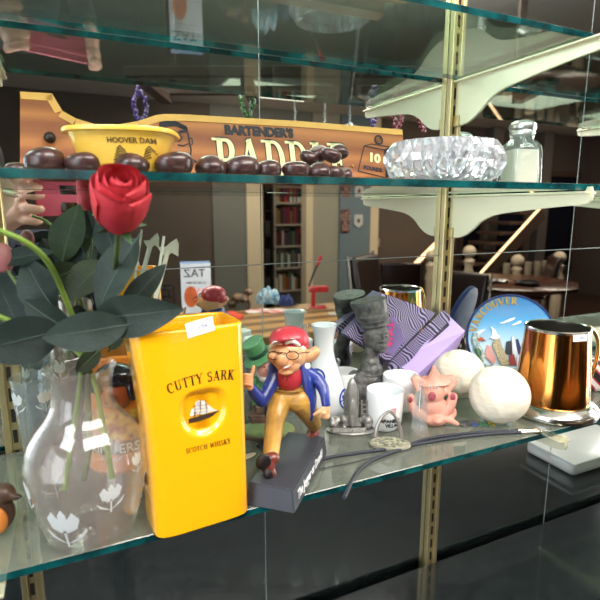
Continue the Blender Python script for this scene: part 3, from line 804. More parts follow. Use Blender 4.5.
def hand(side):
    s = side; e0 = .078 if s > 0 else -.068       # the phone's edge this hand wraps
    w = Mi @ ph(e0 + s * .045, -.05, -.07)
    pc = [Mi @ ph(e0 + s * .022, -.015, -.035)]
    caps = [((w, Mi @ ph(e0 + s * .03, -.03, -.05), pc[0]), (.024, .024, .02))]
    for i, u in enumerate((.050, .026, -.004, -.030)):
        ln = (.022, .026, .026, .022)[i]
        caps.append(((Mi @ ph(e0 + s * .018, u - .006, -.035), Mi @ ph(e0 + s * .019, u, -.012), Mi @ ph(e0 + s * .006, u, .0035), Mi @ ph(e0 - s * (ln - .02), u + .001, .0045)), (.0105, .0105, .0100, .0088)))
    caps.append(((Mi @ ph(e0 + s * .02, -.035, -.045), Mi @ ph(e0 - s * .005, -.030, -.03), Mi @ ph(e0 - s * .02, -.015, -.024)), (.011, .0095, .008)))
    fuse('hand', [(pc[0], (.02, .02, .03))], caps, M_skin, t, vox=.0035, sm=1)
hand(-1); hand(1)
# phone, its lens just behind the camera point
pm = Matrix((( RT.x, FW.x, UP.x, 0), (RT.y, FW.y, UP.y, 0), (RT.z, FW.z, UP.z, 0), (0, 0, 0, 1)))
t = thing('phone', 'pink cased phone held in both hands, seen in the mirror', 'phone', C0 + FW * -.008, 0)
obj('case', box((-.064, -.010, -.022), (.074, -.001, .052), .003, 3, M=pm), mat('pink_case', '#c4546a', .4), t)
obj('screen', box((-.058, -.0112, -.017), (.068, -.0098, .047), .0003, 1, M=pm), mat('phone_screen', '#0b0b0e', .1), t)
obj('lens_plate', box((-.012, -.0015, -.012), (.030, .0005, .010), .001, 1, M=pm), mat('lens_black', '#0d0d10', .1, coat=1), t)
# =====================================================================
# THINGS ON THE UPPER GLASS SHELF
# =====================================================================
class Bd:
    """a thing's empty with places given in the world and turned into its local frame"""
    def __init__(s, name, label, cat, P, rz=-YAW, group=None):
        s.t = thing(name, label, cat, P, rz, group)
        s.inv = (Matrix.Translation(Vector(P)) @ Rm(rz, 'Z')).inverted()
        s.d = (Vector(P) - C0).dot(FW)
    def w(s, x, y, d): return s.inv @ at(x, y, d)
    def wy(s, x, y, Y): return s.inv @ ony(x, y, Y)
def loft(bm, rings, close=True, cap0=True, cap1=True, mi=0):
    R_ = [[bm.verts.new(p) for p in r] for r in rings]; n = len(R_[0])
    for a, b in zip(R_, R_[1:]):
        for k in range(n if close else n - 1):
            bm.faces.new((a[k], a[(k + 1) % n], b[(k + 1) % n], b[k])).material_index = mi
    if cap0: bm.faces.new(R_[0][::-1]).material_index = mi
    if cap1: bm.faces.new(R_[-1]).material_index = mi
    return R_
def superell(a, b, n, z, e=4.0, off=(0, 0)):
    out = []
    for k in range(n):
        t = 2 * PI * k / n; c, s = math.cos(t), math.sin(t)
        out.append(Vector((a * math.copysign(abs(c) ** (2 / e), c) + off[0], b * math.copysign(abs(s) ** (2 / e), s) + off[1], z)))
    return out
def flat_poly(bm, pts, t=.0006, M=I4, mi=0):
    add_prism(bm, pts, t, M=M @ Tm(0, -t, 0), mi=mi)
def outline(bm, pts, w, M=I4, t=.0006, mi=0):
    """a drawn line of width w in the xz plane"""
    P = [Vector(p) for p in pts]
    for a, b in zip(P, P[1:]):
        d = (b - a); 
        if d.length < 1e-6: continue
        d.normalize(); n = Vector((-d.y, d.x)) * w / 2; e = d * w * .3
        flat_poly(bm, [tuple(a - e + n), tuple(a - e - n), tuple(b + e - n), tuple(b + e + n)], t, M, mi)

# ---- the wooden paddle ----
xl, xr = ony(19, 160, .6).x, ony(404, 160, .6).x
lean = math.radians(13)
Mp = Tm(xl, .588, SU + .0005) @ Rm(-lean, 'X')
L = xr - xl
def pz(px, py):
    """a spot on the paddle's face, from where the photograph shows it"""
    n = Mp.to_3x3() @ Vector((0, -1, 0)); o = C0.copy(); p0 = Mp @ Vector((0, -.0, 0)); r = ray(px, py)
    h = C0 + r * ((p0 - C0).dot(n) / r.dot(n)); l = Mp.inverted() @ h
    return (l.x, l.z)
top = [pz(20, 92), pz(52, 94)] + [pz(*q) for q in [(62, 111), (76, 119), (95, 124.5), (118, 125), (138, 121.5), (156, 115.5), (164, 114.5), (185, 114.8)]] + [pz(300, 121.5), pz(402, 130)]
poly = [(0, 0)] + [(a, b) for a, b in top] + [(L, 0)]
t = thing('wooden_paddle', 'long varnished wooden paddle lettered PADDLE standing against the mirror', 'paddle', Mp.translation, 0)
t.rotation_euler = (-lean, 0, 0)
bm = N(); add_prism(bm, poly, .017)
for f in bm.faces: f.material_index = 0
obj('board', bm, wood('paddle_wood', '#8a451e', '#b56a33', scale=5, stretch=(.12, 1, 2.4), rough=.55, coat=.0, dist=5), t, smooth=False)
bm = N(); 
edge = top
for a, b in zip(edge, edge[1:]):
    A, B = Vector(a), Vector(b); d = (B - A).normalized(); n = Vector((-d.y, d.x))
    if n.y < 0: n = -n
    add_prism(bm, [tuple(A - n * .0075), tuple(B - n * .0075), tuple(B + n * .0002), tuple(A + n * .0002)], .0012, M=Tm(0, -.0009, 0))
obj('pale_edge', bm, mat('paddle_pale_edge', '#dba352', .55, var=.1, scale=30), t, smooth=False)
M_cr = mat('letter_cream', '#efe3ae', .5); M_bk = mat('burnt_black', '#2b2530', .6)
def place_line(pa, pb, off=0):
    A, B = Vector(pz(*pa)), Vector(pz(*pb)); mid = (A + B) / 2; a = math.atan2(B.y - A.y, B.x - A.x)
    return mid, a, (B - A).length
mid, a, ln = place_line((217, 180), (350, 181.5))
wtot = sum(GL[c][0] + .06 for c in 'PADDLE')
hh = (Vector(pz(235, 139)) - Vector(pz(235, 180))).length
sxp = ln / (wtot * hh)
M1 = Tm(mid.x, -.0002, mid.y) @ Rm(-a, 'Y')
serif_text('lettering_shadow', 'PADDLE', hh, M_bk, t, M1, t=.0004, sx=sxp, grow=.035)
serif_text('lettering', 'PADDLE', hh, M_cr, t, M1 @ Tm(0, -.0004, 0), t=.0004, sx=sxp, fat=1.1)
mid, a, ln = place_line((222, 130), (295, 134))
font_text('lettering', "BARTENDER'S", .0150, M_bk, t, Tm(mid.x, -.0006, mid.y) @ Rm(-a, 'Y'), bold=.0009, sx=ln / (.0150 * 6.6))
# drawn head
bm = N()
def dl(pts, w=.0016): outline(bm, [pz(*p) for p in pts], w, Tm(0, -.0004, 0))
dl([(159, 131), (160, 123), (167, 122), (176, 122), (186, 127), (188, 134), (189, 141), (191, 150), (190, 158), (196, 162)])
for off in (0, 1.2, 2.4, 3.6): dl([(160, 124 + off), (168, 122.3 + off), (176, 122.5 + off * .8), (183, 126 + off * .7), (187, 129 + off * .5)], .0018)
dl([(168, 130.5), (175, 132.2)], .0030); dl([(180, 131.8), (185, 131.2)], .0030)
dl([(178, 132), (182, 138), (180, 141), (177, 141)], .001); dl([(178, 145), (183, 146), (188, 144)], .0012)
dl([(189, 138), (192, 139), (192.5, 144), (190, 146)], .001); dl([(160, 131), (160, 150), (170, 158)], .0014)
obj('drawn_head', bm, M_bk, t, smooth=False)
# the printed weight
bm = N()
def dl(pts, w=.0010): outline(bm, [pz(*p) for p in pts], w, Tm(0, -.0004, 0))
dl([(364, 146), (358, 171), (386, 178), (384, 150), (364, 146)]); dl([(364, 146), (371, 144), (390, 147), (384, 150)])
flat_poly(bm, [pz(*p) for p in [(384, 150), (391, 147), (392, 176), (386, 178)]], .0006, Tm(0, -.0004, 0))
c = Vector(pz(378.5, 140)); r = (Vector(pz(382, 140)) - c).length
for rr in (r, r * .42): dl2 = [(c.x + rr * math.cos(k * PI / 8), c.y + rr * math.sin(k * PI / 8)) for k in range(17)]; outline(bm, dl2, .0022 if rr == r else .0008, Tm(0, -.0004, 0))
obj('drawn_weight', bm, M_bk, t, smooth=False)
mid, a, ln = place_line((367, 157), (381, 160))
font_text('lettering', '10', .0165, M_cr, t, Tm(mid.x, -.0008, mid.y) @ Rm(-a, 'Y'), bold=.0007, sx=1.15)
mid, a, ln = place_line((361, 167), (384, 171))
font_text('lettering', 'POUNDS', .0072, M_bk, t, Tm(mid.x, -.0008, mid.y) @ Rm(-a, 'Y'), bold=.0003, sx=1.0)
mid, a, ln = place_line((358, 180), (398, 181.5))
font_text('lettering', 'TO BARTENDER', .004, M_bk, t, Tm(mid.x, -.0008, mid.y) @ Rm(-a, 'Y'), bold=.0002, sx=1.2)
for (px, py, rr) in ((50, 139, 5.5), (352, 166, 3)):
    x, z = pz(px, py)
    k_ = rr * .00105
    if rr > 4: obj('dark_knob', ball((x, -.0045, z), (k_, .0055, k_)), mat('dark_wood', '#2a1d18', .4), t)
    else:
        obj('brass_pin', ball((x, -.001, z), (k_ * .6, .0015, k_ * .5)), mat('pin_brass', '#c99b57', .3, metal=.8), t)

# ---- yellow ashtray bowl ----
Pb = ony(125, 160, .515); Pb.z = SU + .0002
b_ = Bd('ashtray', 'yellow flared plastic ashtray with faint brown printing behind the brown nuts', 'ashtray', Pb, -YAW + .08)
t = b_.t; kk = b_.d / FPX; TB = 53 * kk; HB = .042
bm = N(); n = 48
rings = []
for (f, z) in ((.50, 0), (.56, .001), (.66, .012), (.80, .030), (.885, .046), (.90, .049), (.985, .0495), (1.0, .052), (.985, .0545), (.90, .054), (.86, .050), (.78, .032), (.60, .012), (.5, .004)):
    rings.append(superell(TB * f, .047 * f, n, z * HB / .0545, 3.0))
loft(bm, rings)
M_yb = mat('yellow_melamine', '#eec04a', .35, coat=.5, sss=.05)
obj('bowl', bm, M_yb, t, sharp=60)
M_br = mat('print_brown', '#5d4a24', .6)
def on_bowl(p):      # the flared wall
    z = p.z; q_ = z / HB; f = (.66 + (q_ - .22) / .33 * .14 if q_ < .55 else .80 + (q_ - .55) / .29 * .085) + .003
    a_, bb_ = TB * f, .047 * f; x = p.x
    y = -bb_ * max(0, 1 - abs(x / a_) ** 3) ** (1 / 3)
    return Vector((x, y - .0004 + (p.y if abs(p.y) < .001 else 0), z))
font_text('lettering', 'HOOVER DAM', .0062, M_br, t, I4, bend=lambda p: on_bowl(p + Vector((.016, 0, .030))), sx=1.0, bold=.0001)
bm = N()
for cx in (.006, .030):
    for k in range(5):
        outline(bm, [(cx - .007 + k * .001, .026 + .0022 * k), (cx, .029 + .0022 * k), (cx + .008 - k * .001, .025 + .0022 * k)], .0008)
outline(bm, [(.008, .024), (.018, .021), (.028, .024)], .001)
for v in bm.verts: v.co = on_bowl(Vector((v.co.x, v.co.y * .5, v.co.z - .012)))
obj('printed_picture', bm, M_br, t, smooth=False)

# ---- polished brown nuts in a row ----
M_nut = mat('brown_nut', '#4e302c', .35, coat=.35, col2='#2f1c1c', scale=2)
M_hil = mat('nut_scar', '#7a6e68', .5, var=.2, scale=60)
def nut_mesh(seed):
    rnd = random.Random(seed); bm = N()
    add_ball(bm, (0, 0, 0), 1, seg=24, rings=16)
    a, b2 = rnd.uniform(0, 6), rnd.uniform(0, 6)
    for v in bm.verts:
        c = v.co; k = 1 + .05 * math.sin(3 * c.x + a) + .04 * math.sin(4 * c.z + b2) - .06 * max(0, c.z) ** 2
        v.co = Vector((c.x * k * 1.06, c.y * k, c.z * k * .92))
    me = bpy.data.meshes.new('nut'); bm.to_mesh(me); bm.free()
    for p in me.polygons: p.use_smooth = True
    me.materials.append(M_nut)
    bm = N(); 
    add_ball(bm, (0, 0, 0), 1.0, seg=24, rings=20)
    for v in list(bm.verts):
        if v.co.z < .72: bm.verts.remove(v)
    for v in bm.verts:
        c = v.co; k = 1.006 + .05 * math.sin(3 * c.x + a) + .04 * math.sin(4 * c.z + b2) - .06 * max(0, c.z) ** 2
        v.co = Vector((c.x * k * 1.06, c.y * k, c.z * k * .92))
    m2 = bpy.data.meshes.new('scar'); bm.to_mesh(m2); bm.free()
    for p in m2.polygons: p.use_smooth = True
    m2.materials.append(M_hil)
    return me, m2
variants = [nut_mesh(s) for s in range(4)]
nuts = [ # px, py centre, radius px, depth, label
 (16, 156, 11, .475, 'small brown nut at the far left of the row'),
 (44, 153.5, 19, .440, 'largest brown nut of the row, under the black knob'),
 (83, 158, 16.5, .445, 'brown nut under the left end of the yellow ashtray'),
 (131, 157.5, 17, .450, 'brown nut above the rose bloom'),
 (107, 163, 9, .475, 'small brown nut half hidden left of the rose bloom'),
 (153, 164, 9.5, .475, 'small brown nut half hidden right of the rose bloom'),
 (174, 163.5, 17.5, .465, 'brown nut under the right end of the yellow ashtray'),
 (211, 165.5, 15.5, .485, 'brown nut below the start of the letter P'),
 (242, 165.5, 16, .495, 'brown nut below the letter P bowl'),
 (268, 169, 13.5, .510, 'brown nut below the first letter A'),
 (296, 169, 13.5, .520, 'brown nut below the first letter D'),
 (319, 168, 12.5, .530, 'brown nut at the lower left of the heap'),
 (309, 158, 9, .555, 'brown nut at the left side of the heap, second layer'),
 (318, 154, 10.5, .560, 'brown nut at the upper left of the heap'),
 (331, 155, 10, .545, 'brown nut at the top of the heap'),
 (339, 152, 9.5, .565, 'brown nut at the upper right top of the heap'),
 (335, 167, 10.5, .54, 'brown nut in the middle bottom of the heap'),
 (343, 171, 9.5, .55, 'brown nut at the lower right end of the heap'),
]
for i, (px, py, r, d, lb) in enumerate(nuts):
    P = at(px, py, d); rr = r * d / FPX
    if py > 152 and i not in (12, 13, 14, 15): P.z = SU + rr * .73
    t = thing('brown_nut', lb + ' on the upper shelf', 'nut', P, random.uniform(0, 6), 'brown nuts on the upper shelf')
    t.rotation_euler = (random.uniform(-.5, .5), random.uniform(-.5, .5), random.uniform(-.5, .5)) if i > 11 else (-.15 + random.uniform(-.15, .1), random.uniform(-.12, .16), random.uniform(-.3, .3))
    me, m2 = variants[i % 4]
    for nm, q in (('shell', me), ('scar_patch', m2)):
        o = bpy.data.objects.new(nm, q); COL.objects.link(o); o.parent = t; o.scale = (rr * 1.04, rr, rr * .80)

# ---- crystal ashtray ----
def crystal(name, haze=.30):
    m = bpy.data.materials.new(name); m.use_nodes = True; nt = m.node_tree; nt.nodes.remove(nt.nodes['Principled BSDF'])
    g = nt.nodes.new('ShaderNodeBsdfGlass'); g.inputs['IOR'].default_value = 1.5; g.inputs['Roughness'].default_value = 0.02; g.inputs[0].default_value = (.97, .98, 1, 1)
    d = nt.nodes.new('ShaderNodeBsdfDiffuse'); d.inputs[0].default_value = srgb('#dfe0e4')  # white shine from bright lamps put into the colour as diffuse
    mx = nt.nodes.new('ShaderNodeMixShader'); mx.inputs[0].default_value = haze
    nt.links.new(g.outputs[0], mx.inputs[1]); nt.links.new(d.outputs[0], mx.inputs[2]); nt.links.new(mx.outputs[0], nt.nodes['Material Output'].inputs[0])
    return m
Pa = ony(443, 165, .495); Pa.z = SU + .0002
b_ = Bd('crystal_ashtray', 'round cut crystal ashtray with deep facets beside the paddle', 'ashtray', Pa)
ka = b_.d / FPX; RA = 55.5 * ka
n = 56; bm = N(); rings = []
spec = [(.66, 0, 0, 0), (.76, .001, 0, .02), (.90, .008, .5, .05), (.96, .016, 0, .045), (.99, .024, .5, .05), (.98, .032, 0, .045), (.94, .040, .5, .035), (.88, .0475, 0, .02), (.82, .048, 0, .0), (.76, .040, .5, .03), (.70, .024, 0, .03), (.62, .014, .5, .0), (.3, .012, 0, 0)]
for j, (f, z, ph_, amp) in enumerate(spec):
    r = []
    for k in range(n):
        a = 2 * PI * (k + ph_) / n
        rr = RA * f * (1 + amp * (1 if k % 2 else -1) + amp * .7 * math.sin(a * 7 + j))
        r.append(Vector((rr * math.cos(a), rr * math.sin(a), z * 1.02)))
    rings.append(r)
loft(bm, rings)
bmesh.ops.triangulate(bm, faces=[f for f in bm.faces if len(f.verts) == 4])
obj('cut_bowl', bm, crystal('cut_crystal', .22), b_.t, smooth=False)
t = thing('price_sticker', 'small white paper sticker on the rim of the crystal ashtray', 'sticker', (0, 0, 0))
bpy.data.objects.remove(t)
f_ = Fr(Pa, 443, 184)
obj('sticker', box((8 * ka, -.0555, .037), (23 * ka, -.0547, .048), .0003), mat('sticker_white', '#eef0f6', .5), b_.t, smooth=False).rotation_euler = (0, 0, .30)

# ---- salt shaker ----
Ps = Vector((.628, .574, SU + .0002))
b_ = Bd('salt_shaker', 'square glass salt shaker with chrome top standing on the upper shelf', 'salt shaker', Ps, -YAW + .2)
t = b_.t; t.scale = (1, 1, 1.13); r0 = .0245
M_sg = clear_glass('shaker_glass', '#f6faf8', 1.0, .02, 1.5, haze=.06)
bm = N(); n = 32; rings = []
for (f, z, e) in ((.92, 0, 8), (1.0, .003, 8), (.98, .02, 8), (.96, .048, 7), (.90, .056, 5), (.74, .062, 3), (.68, .064, 2), (.70, .068, 2), (.66, .070, 2), (.66, .072, 2)):
    rings.append(superell(r0 * f, r0 * f, n, z, e))
for (f, z, e) in ((.60, .072, 2), (.62, .063, 2.5), (.82, .052, 5), (.88, .02, 7), (.86, .006, 7)):
    rings.append(superell(r0 * f, r0 * f, n, z, e))
loft(bm, rings)
obj('glass_body', bm, M_sg, t, sharp=25)
bm = N(); loft(bm, [superell(r0 * f, r0 * f, n, z, e) for f, z, e in ((.8, .0065, 7), (.84, .02, 7), (.82, .040, 6), (.78, .0505, 5))])
obj('salt', bm, mat('salt', '#f8e8dc', .9, bump=.4, bscale=400), t)
cap = obj('chrome_cap', lathe([(.0, .089), (.006, .089), (.013, .0875), (.0185, .084), (.0195, .080), (.0190, .077), (.0175, .075), (.0182, .073), (.0182, .070), (.0165, .0695), (.0, .0695)], seg=36), mat('chrome', '#dcdcde', .36, metal=1), t)
bm = N()
for k in range(7):
    a = k * PI / 3
    add_ball(bm, ((0 if k == 6 else .007 * math.cos(a)), (0 if k == 6 else .007 * math.sin(a)), .0888), (.0009, .0009, .0005), seg=8, rings=4)
obj('pour_holes', bm, mat('hole_black', '#111111', .6), cap)

# =====================================================================
# THINGS ON THE LOWER GLASS SHELF
# =====================================================================
# ---- yellow pitcher ----
Pj = low(197, 511); Pj.z = SH + .0003
jr = -YAW + .50
b_ = Bd('pitcher', 'bright yellow ceramic whisky pitcher with black lettering and ship emblem', 'pitcher', Pj, jr)
t = b_.t; kj = b_.d / FPX
HJ = (511 - 318) * kj * 1.0; WJ, DJ = .0425, .029
M_yel = mat('yellow_glaze', '#f6ad10', .18, coat=.8, sss=.0)
n = 160; zs = [i / 90 for i in range(91)]
def even(P, k):
    """the closed outline P with its k points evenly spaced"""
    Q_ = P + [P[0]]; acc = [0.0]
    for a, b in zip(Q_, Q_[1:]): acc.append(acc[-1] + (b - a).length)
    out = []; j = 0
    for i in range(k):
        s = acc[-1] * i / k
        while acc[j + 1] < s: j += 1
        d = acc[j + 1] - acc[j]; out.append(Q_[j].lerp(Q_[j + 1], (s - acc[j]) / d if d > 0 else 0))
    return out
def sect(f, inset=0.0):
    """outer section at height fraction f"""
    r = even(superell(WJ * (1.02 - .05 * f) - inset, DJ - inset, 720, f * HJ, 6.0), n)
    for p in r:
        if p.x < 0: p.x -= .010 * max(0, (f - .45) / .55) ** 1.5 * (-p.x / WJ) ** 2 + .004 * f * (-p.x / WJ)
    return r
def shield(x, z):
    """depth of the pressed panel at x, z (metres) on the front face"""
    u = (x - XS) / (.0192); v = (z - ZS + .0006) / .0200
    if v > 0: d = max(abs(u), v)
    else: d = (u * u + v * v) ** .5 if abs(u) < 2 else 9
    d = (abs(u) ** 3.2 + abs(v) ** 3.2) ** (1 / 3.2) if v > 0 else (u * u + v * v) ** .5
    s = min(1, max(0, (1.06 - d) / .20)); s = s * s * (3 - 2 * s)
    return s * .0050
_n = Rm(jr, 'Z').to_3x3() @ Vector((0, -1, 0)); _r = ray(204, 412)
_h = b_.inv @ (C0 + _r * (((Pj + _n * DJ) - C0).dot(_n) / _r.dot(_n)))
XS = _h.x; ZS = _h.z
bm = N(); rings = []
bot = even(superell(WJ * .94, DJ * .92, 720, 0, 4.6), n); rings.append(bot)
for f in zs:
    r = sect(max(f, 0.008))
    for p in r:
        if p.y < -DJ * .6: p.y += shield(p.x, p.z)
    rings.append(r)
for (f, ins) in ((1.008, .0012), (1.008, .0030), (1.0, .0042), (.93, .0046), (.7, .005), (.3, .005), (.04, .006)):
    r = sect(min(f, 1.0), ins)
    for p in r: p.z = f * HJ
    rings.append(r)
loft(bm, rings)
obj('pitcher_body', bm, M_yel, t, sharp=70)
hp = smooth_path([(.02, DJ - .003, HJ * .9), (.022, DJ + .022, HJ * .88), (.022, DJ + .030, HJ * .6), (.022, DJ + .022, HJ * .32), (.02, DJ - .002, HJ * .26)], 8)
obj('handle', tube(hp, .0075, flat=.7), M_yel, t)
M_ink = mat('black_glaze', '#211a12', .3)
yf = -DJ + .0001
def fx_(px, py):
    """a spot on the pitcher's front face as the photograph shows it"""
    nrm = Rm(jr, 'Z').to_3x3() @ Vector((0, -1, 0)); p0 = Pj + nrm * DJ; r = ray(px, py)
    h = C0 + r * ((p0 - C0).dot(nrm) / r.dot(nrm)); return b_.inv @ h
A, B, Cc = fx_(169, 394.5), fx_(205, 382.5), fx_(234, 379.5)
A, B, Cc = [Vector((q.x, q.z)) for q in (A, B, Cc)]
# circle through the three baseline points
def circ(A, B, C):
    d = 2 * (A.x * (B.y - C.y) + B.x * (C.y - A.y) + C.x * (A.y - B.y))
    ux = (A.length_squared * (B.y - C.y) + B.length_squared * (C.y - A.y) + C.length_squared * (A.y - B.y)) / d
    uy = (A.length_squared * (C.x - B.x) + B.length_squared * (A.x - C.x) + C.length_squared * (B.x - A.x)) / d
    c = Vector((ux, uy)); return c, (A - c).length
cc, rad = circ(A, B, Cc)
a0 = math.atan2(A.y - cc.y, A.x - cc.x); a1 = math.atan2(Cc.y - cc.y, Cc.x - cc.x)
arclen = abs(a0 - a1) * rad; hT = .0088
wt_ = (sum((GL[c][0] + .06 for c in 'CUTTYSARK')) + .45) * hT
amid = (a0 + a1) / 2
def pl(u, v):
    a = amid - (u * arclen / wt_) / rad
    return (cc.x + (rad + v) * math.cos(a), cc.y + (rad + v) * math.sin(a))
serif_text('lettering', 'CUTTY SARK', hT, M_ink, t, Tm(0, yf, 0), place=pl, t=.0002, fat=1.1)
A, B = fx_(186, 454), fx_(231, 443)
A, B = Vector((A.x, A.z)), Vector((B.x, B.z)); hS = .0048
wt2 = (sum((GL[c][0] + .06 for c in 'SCOTCHWHISKY')) + .45) * hS
mid = (A + B) / 2; an = math.atan2(B.y - A.y, B.x - A.x)
def pl2(u, v):
    u *= (B - A).length / wt2
    return (mid.x + u * math.cos(an) - v * math.sin(an), mid.y + u * math.sin(an) + v * math.cos(an))
serif_text('lettering', 'SCOTCH WHISKY', hS, M_ink, t, Tm(0, yf, 0), place=pl2, t=.0002, fat=1.15)
# little sailing ship
bm = N(); M_sail = mat('sail_print', '#d9d2c6', .5); 
M3 = Tm(0, -DJ + .0050, 0)
def sp(px, py): q = fx_(205 + (px - 208) * 1.12, 413 + (py - 413) * 1.12); return (q.x, q.z)
for poly_ in ([(196, 418), (197, 412), (200, 410), (202, 416)], [(200, 416), (201, 405), (205, 404), (206, 416)], [(206, 416), (206, 403.5), (210, 404), (212, 415)], [(212, 414), (211, 406), (217, 411), (221, 412.5)], [(202, 409), (203, 404), (205, 403), (206, 409)]):
    flat_poly(bm, [sp(*p) for p in poly_], .0005, M3, 0)
hullp = [(195, 420), (195, 424), (204, 422), (215, 418), (222, 412.5), (212, 415.5), (203, 418)]
flat_poly(bm, [sp(*p) for p in hullp], .0007, M3, 1)
for ln in ([(200, 419), (200.5, 408)], [(205, 418), (205.3, 402.5)], [(211, 416), (210, 403.5)]): outline(bm, [sp(*p) for p in ln], .0003, M3, .0008, 1)
for y in (407, 410, 413): outline(bm, [sp(199, y + 1.5), sp(212, y)], .00022, M3, .0008, 1)
obj('ship_emblem', bm, None, t, smooth=False, mats=[M_sail, mat('ship_brown', '#3b2c22', .5)])
q0 = fx_(200, 327)
st_ = obj('price_sticker', box((-.0118, -.0004, -.0062), (.0118, 0, .0062), .0001), mat('sticker_white', '#eef0f6'), t, smooth=False)
st_.location = (q0.x, -DJ - .0002, q0.z); st_.rotation_euler = (0, -.18, 0)
o = font_text('price_figure', '104', .0055, mat('sticker_ink', '#9aa0b4', .6), st_, Tm(.002, -.0006, 0))

# ---- glass vase with artificial roses ----
Pv = low(93, 528); Pv.z = SH + .0003
b_ = Bd('vase', 'bulbous clear glass vase with frosted tulips etched on it, holding roses', 'vase', Pv)
t = b_.t; kv = b_.d / FPX * .93
M_vg = clear_glass('vase_glass', '#fbfaf9', 1.0, .02, 1.42, haze=.07, hazecol='#d9cfc9')
vp = [(38, 0), (43, 2), (46, 10), (52.5, 33), (57, 55), (60, 78), (59, 90), (55, 103), (47, 116), (37, 128), (31.5, 138), (29.5, 148), (30, 160), (32, 170), (35, 177)]
vprof = [(a * kv, z * kv * 1.02) for a, z in vp]
vprof = [(p.x, p.z) for p in smooth_path([(a, 0, z) for a, z in vprof], 3)]
th = .0018
full = [(0, 0)] + vprof + [(vprof[-1][0] - th * .5, vprof[-1][1] + .001)] + [(max(a - th, .001), z if z > .006 else .006) for a, z in vprof[::-1] if z > .005] + [(0, .006)]
obj('glass_body', lathe(full, seg=64), M_vg, t)
def vr(z):
    for (a, b) in zip(vprof, vprof[1:]):
        if a[1] <= z <= b[1]: return a[0] + (b[0] - a[0]) * (z - a[1]) / max(1e-9, b[1] - a[1])
    return vprof[0][0]
M_fr = mat('frosted_etching', '#b9bdbb', .8)
def tulip_polys(s):
    P = [[(-.1, 0), (-.62, .28), (-.80, .85), (-.50, 1.25), (-.18, .8), (-.05, .3)], [(.1, 0), (.62, .28), (.80, .85), (.50, 1.25), (.18, .8), (.05, .3)], [(0, .12), (-.22, .6), (-.2, 1.1), (0, 1.4), (.2, 1.1), (.22, .6)], [(-.05, 0), (-.05, -.9), (.05, -.9), (.05, 0)], [(0, -.7), (-.75, -.35), (-1.0, .1), (-.55, -.3)], [(0, -.7), (.75, -.35), (1.0, .1), (.55, -.3)]]
    return [[(x * s, z * s) for x, z in q] for q in P]
def wrap(o_bm, radius, ang, z0, off=.0004):
    bmesh.ops.triangulate(o_bm, faces=o_bm.faces)
    bmesh.ops.subdivide_edges(o_bm, edges=[e for e in o_bm.edges if e.calc_length() > .003], cuts=2, use_grid_fill=True)
    for v in o_bm.verts:
        z = v.co.z + z0; r = radius(z) + off - v.co.y
        a = ang + v.co.x / max(radius(z), .004)
        v.co = Vector((r * math.sin(a), -r * math.cos(a), z))
def etched(ang, zc, s, n_='etched_tulip'):
    bm = N()
    for q in tulip_polys(s): add_prism(bm, q, .0002)
    wrap(bm, vr, ang, zc)
    obj(n_, bm, M_fr, t, smooth=False)
for ang, zc, s in ((-.06, 30 * kv, .0165), (.75, 58 * kv, .0115), (-.85, 58 * kv, .0115), (1.9, 40 * kv, .016), (-2.0, 40 * kv, .016), (3.1, 55 * kv, .012), (1.3, 82 * kv, .008)): etched(ang, zc, s)
# roses
M_leaf = mat('fabric_leaf', '#46564d', .55, col2='#303e37', scale=25, bump=.25, bscale=300)
M_leaf2 = mat('fabric_leaf_dark', '#384842', .6, col2='#26332f', scale=25, bump=.25, bscale=300)
M_leaf3 = mat('fabric_leaf_olive', '#48553a', .6, col2='#333f2d', scale=25, bump=.2, bscale=300)
M_stem = mat('green_stem', '#6f8c34', .45, var=.3, scale=30); M_stem2 = mat('dark_green_stem', '#4d5f2c', .5, var=.4, scale=40)
M_pet = mat('rose_petal', '#dc4450', .55, col2='#c8323f', scale=30, bump=.2, bscale=200, sss=.1)
def leaf(bd, a, b, wpx, d0, d1, m, roll=0.0, sag=.12, parent=None):
    """a pointed leaf from a to b (as seen), width in picture units"""
    A, B = bd.w(*a, d0), bd.w(*b, d1); ax = B - A; Ln = ax.length; ax.normalize()
    vd = (bd.inv.to_3x3() @ (FW * -1)); side = ax.cross(vd).normalized(); nrm = side.cross(ax).normalized()
    side = (Matrix.Rotation(roll, 3, ax) @ side); nrm = (Matrix.Rotation(roll, 3, ax) @ nrm)
    W_ = wpx * (d0 + d1) / 2 / FPX / 2; bm = N(); nu, nv = 14, 8; G = []
    for i in range(nu + 1):
        u = i / nu; ww = W_ * (math.sin(PI * u ** .82) ** .8 if 0 < u < 1 else 0.02)
        row = []
        for j in range(nv + 1):
            v = j / nv * 2 - 1
            p = A + ax * Ln * u + side * ww * v + nrm * (sag * Ln * math.sin(PI * u) * .5 - abs(v) ** 1.3 * ww * -.22 + .03 * ww * math.sin(u * 30) * abs(v) ** 3)
            row.append(bm.verts.new(p))
        G.append(row)
    for i in range(nu):
        for j in range(nv): bm.faces.new((G[i][j], G[i + 1][j], G[i + 1][j + 1], G[i][j + 1]))
    bmesh.ops.solidify(bm, geom=bm.faces[:], thickness=.0004)
    add_tube(bm, [A - ax * Ln * .06] + [A + ax * Ln * u + nrm * (sag * Ln * math.sin(PI * u) * .5 + .0001) for u in (0, .25, .5, .75, .95)], [.0009, .0009, .0008, .0006, .0005, .0002], seg=6)
    obj('leaf', bm, m, parent or bd.t)
base = at(88, 505, .44); base.z = SH + .010
b1 = Bd('artificial_rose', 'red artificial rose with dark green fabric leaves standing in the glass vase', 'flower', base)
def W1(px, py, d): return b1.w(px, py, d)
sp_ = smooth_path([W1(84, 480, .435), W1(90, 440, .438), W1(88, 380, .438), W1(98, 335, .425), W1(112, 285, .41), W1(117, 248, .372), W1(118, 228, .352)], 8)
obj('stem', tube(sp_, [.0024, .0024, .0019]), M_stem2, b1.t)
